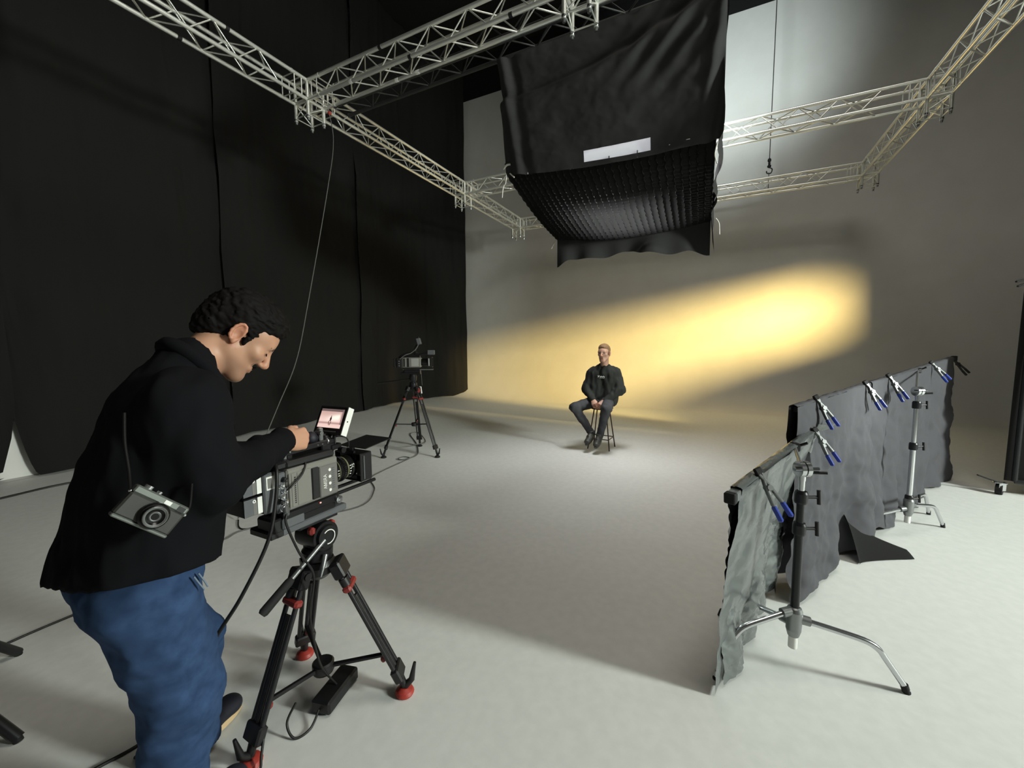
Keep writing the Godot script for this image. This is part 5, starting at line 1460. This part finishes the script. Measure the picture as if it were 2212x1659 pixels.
func shoe(t: Node3D, called: String, ankle: Vector3, toe: Vector3, upper: Material, sole: Material, lace: Material, length := 0.28) -> void:
	var z := Vector3(toe.x - ankle.x, toe.y - ankle.y, toe.z - ankle.z).normalized()
	var x := Vector3.UP.cross(z).normalized()
	var y := z.cross(x)
	var xf := Transform3D(Basis(x, y, z), toe - z * length)
	var f := Field.new(Vector3(-0.065, 0.005, -0.02), Vector3(0.065, 0.14, length + 0.02), 0.006)
	f.bone(Vector3(0, 0.050, 0.045), Vector3(0, 0.052, length * 0.45), 0.044, 0.044, 0.02)
	f.bone(Vector3(0.002, 0.042, length * 0.45), Vector3(0.004, 0.034, length - 0.052), 0.046, 0.045, 0.02, Vector3.UP, 1.25)
	f.bone(Vector3(0, 0.06, 0.055), Vector3(0, 0.105, 0.06), 0.044, 0.040, 0.02)
	f.cut(Vector3(0, 0.016, 0), Vector3(0, -1, 0))
	f.cut(Vector3(0, 0.118, 0), Vector3(0, 1, 0))
	var mb := MB.new()
	f.into(mb, xf)
	var s := part(called, mb, upper, t)
	var out := PackedVector2Array()
	for j in 28:
		var a := TAU * j / 28.0
		var w := 0.040 + 0.008 * sin(a)
		out.append(Vector2(w * cos(a), length * 0.5 + length * 0.5 * sin(a)))
	part("sole", MB.new().prism(out, 0.024, xf * Transform3D(Basis(Vector3(1, 0, 0), Vector3(0, 0, 1), Vector3(0, -1, 0)), Vector3(0.002, 0.012, 0.0))), sole, s)
	for j in 3:
		part("lace", MB.new().tube([xf * Vector3(-0.018, 0.088 - 0.007 * j, length * 0.42 + 0.025 * j), xf * Vector3(0.0, 0.094 - 0.007 * j, length * 0.43 + 0.025 * j), xf * Vector3(0.02, 0.088 - 0.007 * j, length * 0.42 + 0.025 * j)], 0.0035, 6), lace, s)

# the limbs under the clothes, so that head and hands belong to one body
func limbs(mb: MB, bones: Array, tone: Color) -> void:
	for e in bones:
		mb.tube(e[0], e[1], 10)
	while mb.c.size() < mb.v.size():
		mb.c.push_back(tone)

func skin_material(called: String) -> StandardMaterial3D:
	var m := mat(called, Color.WHITE, 0.5)
	m.vertex_color_use_as_albedo = true
	m.subsurf_scatter_enabled = true
	m.subsurf_scatter_strength = 0.08
	return m

func folds(seed_value: int) -> FastNoiseLite:
	var n := FastNoiseLite.new()
	n.seed = seed_value
	n.frequency = 1.0
	n.fractal_octaves = 2
	return n

func seated_man() -> void:
	mat("sweater", Color(0.20, 0.205, 0.195), 0.95, 0.0, 0.2)
	mat("dark_jeans", Color(0.27, 0.27, 0.28), 0.9, 0.0, 0.2)
	mat("stool_metal", Color(0.20, 0.10, 0.09), 0.4, 0.3)
	mat("stool_seat", Color(0.30, 0.14, 0.11), 0.45)
	mat("blond_hair", Color(0.50, 0.38, 0.26), 0.7)
	mat("shoe_green", Color(0.22, 0.225, 0.20), 0.5)
	skin_material("skin")
	# stool
	var st := thing("bar_stool", "slim dark red metal bar stool under the seated man", "stool")
	var sc := Vector3(-1.46, 0.585, -5.765)
	part("seat", MB.new().lathe([Vector2(0, -0.014), Vector2(0.150, -0.014), Vector2(0.160, -0.008), Vector2(0.160, 0.008), Vector2(0.152, 0.014), Vector2(0, 0.012)], Transform3D(Basis(), sc), 28), M.stool_seat, st)
	var ft := [Vector3(-1.622, 0, -5.628), Vector3(-1.305, 0, -5.600), Vector3(-1.296, 0, -5.905), Vector3(-1.622, 0, -5.945)]
	for e: Vector3 in ft:
		var hi := Vector3(lerpf(sc.x, e.x, 0.55), sc.y - 0.01, lerpf(sc.z, e.z, 0.55))
		part("leg", MB.new().cyl(e, hi, 0.0085, 0.0085, 10), M.stool_metal, st)
	for j in 4:
		var k := (j + 1) % 4
		var a: Vector3 = ft[j].lerp(Vector3(lerpf(sc.x, ft[j].x, 0.55), sc.y, lerpf(sc.z, ft[j].z, 0.55)), 0.26)
		var b: Vector3 = ft[k].lerp(Vector3(lerpf(sc.x, ft[k].x, 0.55), sc.y, lerpf(sc.z, ft[k].z, 0.55)), 0.26)
		part("foot_rail", MB.new().cyl(a, b, 0.007, 0.007, 8), M.stool_metal, st)
	# man
	var t := thing("person", "seated man in dark sweatshirt on a stool, hands clasped, facing the cameras", "person", Vector3.ZERO)
	var tone := Color(0.52, 0.30, 0.21)
	var body := MB.new()
	var hx := Transform3D(Basis(Vector3.UP, -0.10) * Basis(Vector3.RIGHT, 0.02), Vector3(-1.432, 1.358, -5.745))
	head_skin(body, hx, Vector3(-1.44, 1.15, -5.80), 0.062, tone, 0.12, 0.0045)
	var fold := [[0.7, 0.7, 0.4], [0.75, 0.8, 0.4], [0.8, 0.8, 0.4], [0.8, 0.8, 0.5]]
	hand_skin(body, Transform3D(Basis.looking_at(-Vector3(0.36, -0.45, 0.55), Vector3(-0.25, 0.75, 0.6)) * Basis(Vector3.UP, 0.0), Vector3(-1.545, 0.705, -5.605)).orthonormalized(), fold, [Vector3(0.036, -0.012, 0.05), Vector3(0.030, -0.024, 0.078), Vector3(0.018, -0.034, 0.098)], 1.0, tone, 0.0042)
	hand_skin(body, Transform3D(Basis.looking_at(-Vector3(-0.42, -0.42, 0.5), Vector3(0.25, 0.7, 0.65)) * Basis().scaled(Vector3(-1, 1, 1)), Vector3(-1.385, 0.700, -5.600)), fold, [Vector3(0.036, -0.012, 0.05), Vector3(0.030, -0.024, 0.078), Vector3(0.018, -0.034, 0.098)], 1.0, tone, 0.0042)
	limbs(body, [[[Vector3(-1.436, 1.25, -5.785), Vector3(-1.44, 1.10, -5.82), Vector3(-1.45, 0.68, -5.82)], [0.045, 0.06, 0.06]], [[Vector3(-1.44, 1.09, -5.81), Vector3(-1.63, 1.09, -5.81), Vector3(-1.685, 0.85, -5.75), Vector3(-1.545, 0.705, -5.605)], [0.05, 0.045, 0.038, 0.024]], [[Vector3(-1.44, 1.09, -5.81), Vector3(-1.26, 1.09, -5.81), Vector3(-1.205, 0.85, -5.75), Vector3(-1.385, 0.70, -5.60)], [0.05, 0.045, 0.038, 0.024]]], tone)
	part("body", body, M.skin, t)
	var hair := MB.new()
	hair_field(hair, hx, Vector3(0.006, 0.012, 0.004), 0.004, 3, 0.005)
	part("hair", hair, M.blond_hair, t)
	for s: float in [-1.0, 1.0]:
		part("eye", MB.new().ball(hx * Vector3(s * 0.031, 0.011, 0.0838), Vector3(0.0115, 0.0085, 0.0105)), M.black_plastic, t)
		part("eyebrow", MB.new().tube([hx * Vector3(s * 0.016, 0.030, 0.0945), hx * Vector3(s * 0.032, 0.035, 0.0925), hx * Vector3(s * 0.047, 0.030, 0.083)], 0.0032, 6), M.blond_hair, t)
	var gl := MB.new()
	for s: float in [-1.0, 1.0]:
		var rim := []
		for j in 17:
			var a := TAU * j / 16.0
			rim.append(hx * Vector3(s * 0.031 + 0.021 * cos(a), 0.010 + 0.016 * sin(a), 0.1005 - 0.006 * absf(cos(a)) * (1.0 if cos(a) * s > 0.0 else 0.0)))
		gl.tube(rim, 0.0011, 5, false)
		gl.tube([hx * Vector3(s * 0.052, 0.013, 0.094), hx * Vector3(s * 0.083, 0.016, -0.008)], 0.0012, 5)
	gl.tube([hx * Vector3(-0.010, 0.013, 0.1005), hx * Vector3(0.0, 0.016, 0.110), hx * Vector3(0.010, 0.013, 0.1005)], 0.0011, 5)
	part("glasses", gl, M.dull_steel, t)
	var f := Field.new(Vector3(-1.80, 0.58, -6.02), Vector3(-1.10, 1.26, -5.50), 0.012)
	f.bone(Vector3(-1.53, 0.70, -5.80), Vector3(-1.55, 1.04, -5.81), 0.125, 0.115, 0.08)
	f.bone(Vector3(-1.37, 0.70, -5.80), Vector3(-1.34, 1.04, -5.81), 0.125, 0.115, 0.08)
	f.bone(Vector3(-1.60, 1.095, -5.81), Vector3(-1.29, 1.095, -5.81), 0.062, 0.062, 0.08)
	f.bone(Vector3(-1.445, 1.10, -5.81), Vector3(-1.443, 1.175, -5.80), 0.10, 0.068, 0.09)
	f.bone(Vector3(-1.62, 1.065, -5.81), Vector3(-1.685, 0.85, -5.75), 0.076, 0.070, 0.03)
	f.bone(Vector3(-1.685, 0.85, -5.75), Vector3(-1.56, 0.715, -5.625), 0.070, 0.042, 0.03)
	f.bone(Vector3(-1.27, 1.065, -5.81), Vector3(-1.205, 0.85, -5.75), 0.076, 0.070, 0.03)
	f.bone(Vector3(-1.205, 0.85, -5.75), Vector3(-1.37, 0.712, -5.620), 0.070, 0.042, 0.03)
	f.egg(Vector3(-1.442, 1.225, -5.775), Vector3(0.062, 0.055, 0.075), 0.01, Basis(), true)
	f.cut(Vector3(-1.45, 0.615, -5.8), Vector3(0, -1, 0))
	f.ruffle(folds(4), Vector3(14, 5, 14), 0.016)
	var mb := MB.new()
	f.into(mb)
	part("sweatshirt", mb, M.sweater, t)
	var lg := MB.new()
	for e in [[-1.555, 1.08, 0.012], [-1.535, 1.075, 0.006]]:
		pass
	lg.tube([Vector3(-1.500, 1.050, -5.676), Vector3(-1.490, 1.038, -5.676), Vector3(-1.478, 1.050, -5.676)], 0.004, 5)
	lg.tube([Vector3(-1.491, 1.038, -5.676), Vector3(-1.497, 1.026, -5.676)], 0.004, 5)
	for j in 5:
		lg.box(Vector3(-1.465 + 0.014 * j, 1.036 + 0.004 * (j % 2), -5.676), Vector3(0.009, 0.014, 0.004))
	lg.box(Vector3(-1.44, 1.018, -5.676), Vector3(0.07, 0.003, 0.004))
	part("chest_print", lg, M.white, t)
	var g := Field.new(Vector3(-1.95, 0.08, -6.0), Vector3(-1.15, 0.84, -5.25), 0.0125)
	g.egg(Vector3(-1.455, 0.675, -5.80), Vector3(0.185, 0.075, 0.14), 0.05)
	g.bone(Vector3(-1.54, 0.675, -5.79), Vector3(-1.785, 0.605, -5.51), 0.092, 0.070, 0.05)
	g.bone(Vector3(-1.785, 0.605, -5.51), Vector3(-1.545, 0.235, -5.565), 0.068, 0.048, 0.03)
	g.bone(Vector3(-1.38, 0.675, -5.79), Vector3(-1.315, 0.625, -5.43), 0.092, 0.072, 0.05)
	g.bone(Vector3(-1.315, 0.625, -5.43), Vector3(-1.425, 0.225, -5.525), 0.070, 0.048, 0.03)
	g.ruffle(folds(8), Vector3(12, 12, 12), 0.010)
	var jm := MB.new()
	g.into(jm)
	part("jeans", jm, M.dark_jeans, t)
	shoe(t, "shoe", Vector3(-1.545, 0.18, -5.60), Vector3(-1.575, 0.105, -5.375), M.shoe_green, M.shoe_green, M.black_rubber, 0.27)
	shoe(t, "shoe", Vector3(-1.425, 0.165, -5.56), Vector3(-1.435, 0.085, -5.335), M.shoe_green, M.shoe_green, M.black_rubber, 0.27)

func operator() -> void:
	mat("jacket", Color(0.085, 0.085, 0.095), 0.95, 0.0, 0.15)
	grain(mat("denim", Color.WHITE, 0.9, 0.0, 0.2), 17, Color(0.15, 0.215, 0.33), Color(0.24, 0.33, 0.465), 0.03, 1.2, 2.0, 0.4)
	mat("stitch", Color(0.42, 0.48, 0.55), 0.8)
	mat("dark_hair", Color(0.055, 0.045, 0.04), 0.7, 0.0, 0.25)
	mat("navy_shoe", Color(0.08, 0.09, 0.14), 0.7)
	mat("gum_sole", Color(0.78, 0.68, 0.52), 0.7)
	var t := thing("person", "standing camera operator in black jacket and blue jeans, bending over the camera", "person")
	var tone := Color(0.50, 0.27, 0.17)
	var pitch := 0.76
	var hx := Transform3D(Basis(Vector3.UP, PI - 0.42) * Basis(Vector3.RIGHT, pitch), Vector3(-1.36, 1.492, -0.772))
	var body := MB.new()
	head_skin(body, hx, Vector3(-1.37, 1.37, -0.625), 0.066, tone, 0.55)
	# right hand closed round the handle, thumb on top
	var grip := [[1.1, 1.35, 0.7], [1.15, 1.4, 0.7], [1.2, 1.4, 0.7], [1.25, 1.4, 0.7]]
	var hb := Basis(Vector3(0.10, 0.95, -0.15).normalized(), Vector3.RIGHT, Vector3.FORWARD)
	var hz := Vector3(-0.10, -0.06, -1.0).normalized()
	var hy := Vector3(0.93, 0.30, -0.1)
	hy = (hy - hz * hy.dot(hz)).normalized()
	hb = Basis(hy.cross(hz), hy, hz)
	hand_skin(body, Transform3D(hb, Vector3(-1.354, 1.126, -0.900)), grip, [Vector3(0.042, -0.014, 0.05), Vector3(0.044, -0.026, 0.078), Vector3(0.030, -0.040, 0.095)], 1.04, tone)
	# left hand on the far side of the camera
	var lz := Vector3(0.15, -0.1, -1.0).normalized()
	var ly := Vector3(-0.95, 0.25, -0.1)
	ly = (ly - lz * ly.dot(lz)).normalized()
	hand_skin(body, Transform3D(Basis(-(ly.cross(lz)), ly, lz), Vector3(-1.49, 0.985, -0.80)), [[0.4, 0.5, 0.3], [0.4, 0.5, 0.3], [0.45, 0.5, 0.3], [0.5, 0.5, 0.3]], [Vector3(0.042, -0.014, 0.05), Vector3(0.044, -0.022, 0.078), Vector3(0.036, -0.030, 0.10)], 1.0, tone, 0.005)
	limbs(body, [[[Vector3(-1.368, 1.41, -0.67), Vector3(-1.37, 1.30, -0.59), Vector3(-1.37, 0.90, -0.49)], [0.045, 0.08, 0.11]], [[Vector3(-1.37, 1.29, -0.58), Vector3(-1.20, 1.29, -0.55), Vector3(-1.155, 1.12, -0.57), Vector3(-1.350, 1.127, -0.890)], [0.05, 0.05, 0.04, 0.025]], [[Vector3(-1.37, 1.29, -0.58), Vector3(-1.50, 1.28, -0.61), Vector3(-1.59, 1.04, -0.69), Vector3(-1.49, 0.985, -0.80)], [0.05, 0.05, 0.04, 0.025]]], tone)
	part("body", body, M.skin, t)
	var hair := MB.new()
	hair_field(hair, hx, Vector3(0.008, 0.030, 0.022), 0.0075, 9, 0.0034)
	part("hair", hair, M.dark_hair, t)
	for s: float in [-1.0, 1.0]:
		part("eyebrow", MB.new().tube([hx * Vector3(s * 0.014, 0.028, 0.0965), hx * Vector3(s * 0.030, 0.034, 0.0945), hx * Vector3(s * 0.048, 0.030, 0.084)], 0.0042, 6), M.dark_hair, t)
		part("eyelash", MB.new().tube([hx * Vector3(s * 0.020, 0.006, 0.0935), hx * Vector3(s * 0.031, 0.003, 0.0955), hx * Vector3(s * 0.042, 0.007, 0.0905)], 0.0016, 6), M.dark_hair, t)
	part("moustache", MB.new().tube([hx * Vector3(-0.022, -0.056, 0.0925), hx * Vector3(-0.010, -0.047, 0.1005), hx * Vector3(0.010, -0.047, 0.1005), hx * Vector3(0.022, -0.056, 0.0925)], [0.002, 0.0048, 0.0048, 0.002], 6), M.dark_hair, t)
	# jacket
	var f := Field.new(Vector3(-1.75, 0.76, -0.98), Vector3(-1.03, 1.50, -0.24), 0.0105)
	f.bone(Vector3(-1.285, 0.78, -0.462), Vector3(-1.265, 1.21, -0.540), 0.157, 0.110, 0.08)
	f.bone(Vector3(-1.455, 0.78, -0.465), Vector3(-1.460, 1.21, -0.560), 0.155, 0.105, 0.08)
	f.bone(Vector3(-1.37, 1.05, -0.51), Vector3(-1.37, 1.26, -0.575), 0.135, 0.115, 0.07)
	f.bone(Vector3(-1.215, 1.315, -0.560), Vector3(-1.49, 1.300, -0.620), 0.068, 0.060, 0.08)
	f.bone(Vector3(-1.37, 1.30, -0.585), Vector3(-1.37, 1.405, -0.632), 0.09, 0.076, 0.06)
	f.bone(Vector3(-1.195, 1.31, -0.54), Vector3(-1.150, 1.115, -0.565), 0.090, 0.076, 0.05)
	f.bone(Vector3(-1.150, 1.115, -0.565), Vector3(-1.346, 1.128, -0.892), 0.074, 0.045, 0.035)
	f.bone(Vector3(-1.515, 1.28, -0.630), Vector3(-1.59, 1.04, -0.69), 0.080, 0.070, 0.05)
	f.bone(Vector3(-1.59, 1.04, -0.69), Vector3(-1.495, 0.985, -0.80), 0.070, 0.048, 0.035)
	f.egg(hx * Vector3(0, -0.10, 0.0), Vector3(0.085, 0.085, 0.085), 0.01, Basis(), true)
	f.ruffle(folds(6), Vector3(11, 5, 11), 0.012)
	f.cut(Vector3(-1.37, 0.865, -0.48), Vector3(0.20, -1.0, 0.12).normalized())
	var mb := MB.new()
	f.into(mb)
	var jk := part("jacket", mb, M.jacket, t)
	var cr := []
	for j in 15:
		var a := -2.7 + 5.4 * j / 14.0
		var axis := (hx.origin - Vector3(-1.37, 1.37, -0.625)).normalized()
		var sx := Vector3.RIGHT
		var sy := axis.cross(sx).normalized()
		cr.append(Vector3(-1.37, 1.405, -0.640) + (sx * sin(a) * 0.074 + sy * -cos(a) * 0.080))
	part("collar", MB.new().tube(cr, 0.021, 10), M.jacket, jk)
	part("front_edge", MB.new().box(Vector3(-1.335, 0.93, -0.612), Vector3(0.03, 0.20, 0.012), Basis(Vector3.RIGHT, 0.03), 0.004), M.jacket, jk)
	# jeans
	var g := Field.new(Vector3(-1.80, 0.0, -0.86), Vector3(-1.10, 1.0, -0.26), 0.0125)
	g.egg(Vector3(-1.37, 0.86, -0.482), Vector3(0.165, 0.12, 0.125), 0.04)
	g.bone(Vector3(-1.28, 0.83, -0.465), Vector3(-1.295, 0.50, -0.530), 0.112, 0.090, 0.05)
	g.bone(Vector3(-1.295, 0.50, -0.530), Vector3(-1.36, 0.06, -0.490), 0.089, 0.078, 0.04)
	g.bone(Vector3(-1.455, 0.83, -0.485), Vector3(-1.565, 0.48, -0.665), 0.108, 0.090, 0.05)
	g.bone(Vector3(-1.565, 0.48, -0.665), Vector3(-1.635, 0.06, -0.675), 0.092, 0.085, 0.04)
	g.cut(Vector3(0, 0.03, 0), Vector3(0, -1, 0))
	g.ruffle(folds(12), Vector3(8, 10, 8), 0.014)
	var jm := MB.new()
	g.into(jm)
	var je := part("jeans", jm, M.denim, t)
	part("pocket_stitching", MB.new().tube([Vector3(-1.172, 0.875, -0.520), Vector3(-1.167, 0.850, -0.530), Vector3(-1.170, 0.830, -0.540)], 0.0022, 5).tube([Vector3(-1.180, 0.875, -0.534), Vector3(-1.175, 0.850, -0.544), Vector3(-1.178, 0.830, -0.552)], 0.0022, 5), M.stitch, je)
	shoe(t, "shoe", Vector3(-1.635, 0.02, -0.66), Vector3(-1.705, 0.0, -0.885), M.navy_shoe, M.gum_sole, M.white, 0.285)
	shoe(t, "shoe", Vector3(-1.37, 0.02, -0.50), Vector3(-1.38, 0.0, -0.725), M.navy_shoe, M.gum_sole, M.white, 0.285)
	small_camera()

# the compact camera hanging at the operator's side
func small_camera() -> void:
	mat("strap_black", Color(0.035, 0.035, 0.035), 0.6, 0.0, 0.3)
	var t := thing("compact_camera", "small silver and black camera hanging from strap on the operator's side", "camera")
	var z := Vector3(0.96, 0.10, 0.22).normalized()
	var x := Vector3(0.05, -0.69, -0.72)
	x = (x - z * x.dot(z)).normalized()
	var xf := Transform3D(Basis(x, z.cross(x), z), Vector3(-1.085, 1.104, -0.413))
	part("body", MB.new().box(xf * Vector3(0, -0.006, 0), Vector3(0.112, 0.050, 0.030), xf.basis, 0.004), mat("camera_skin", Color(0.20, 0.20, 0.19), 0.55), t)
	var top := part("top_plate", MB.new().box(xf * Vector3(0, 0.026, 0), Vector3(0.112, 0.016, 0.030), xf.basis, 0.003), mat("satin_silver", Color(0.50, 0.52, 0.50), 0.35, 0.7), t)
	part("bottom_plate", MB.new().box(xf * Vector3(0, -0.033, 0), Vector3(0.112, 0.007, 0.030), xf.basis, 0.002), M.satin_silver, t)
	part("dial", MB.new().cyl(xf * Vector3(-0.035, 0.034, 0), xf * Vector3(-0.035, 0.041, 0), 0.009).cyl(xf * Vector3(-0.012, 0.034, 0), xf * Vector3(-0.012, 0.039, 0), 0.006), M.chrome, top)
	part("window", MB.new().box(xf * Vector3(0.012, 0.026, 0.0155), Vector3(0.014, 0.008, 0.002), xf.basis), M.white, top)
	part("finder_window", MB.new().box(xf * Vector3(0.042, 0.025, 0.0155), Vector3(0.015, 0.011, 0.002), xf.basis), M.black_plastic, top)
	var lx := xf * Transform3D(Basis(Vector3(1, 0, 0), Vector3(0, 0, 1), Vector3(0, -1, 0)), Vector3(0.006, -0.006, 0.015))
	var ln := part("lens", MB.new().lathe([Vector2(0.0275, 0), Vector2(0.0275, 0.008), Vector2(0.0245, 0.012), Vector2(0.0225, 0.012), Vector2(0.022, 0.022), Vector2(0.019, 0.024), Vector2(0.012, 0.018), Vector2(0.0, 0.018)], lx, 28), M.lens_black, t)
	part("lens_ring", MB.new().lathe([Vector2(0.0165, 0.0225), Vector2(0.0200, 0.0245), Vector2(0.0215, 0.0235)], lx, 28).lathe([Vector2(0.007, 0.0185), Vector2(0.009, 0.0195), Vector2(0.0105, 0.0185)], lx, 24), M.dull_steel, ln)
	part("strap_lug", MB.new().ball(xf * Vector3(-0.058, 0.018, 0.004), Vector3(0.004, 0.004, 0.004)).ball(xf * Vector3(0.058, 0.018, 0.004), Vector3(0.004, 0.004, 0.004)), M.chrome, t)
	part("strap", MB.new().tube(curve([xf * Vector3(-0.058, 0.018, 0.004), Vector3(-1.088, 1.20, -0.383), Vector3(-1.095, 1.26, -0.383), Vector3(-1.105, 1.32, -0.39)]), 0.0035, 6), M.strap_black, t)
	part("strap", MB.new().tube(curve([xf * Vector3(0.058, 0.018, 0.004), Vector3(-1.080, 1.09, -0.482), Vector3(-1.085, 1.14, -0.492)]), 0.0035, 6), M.strap_black, t)
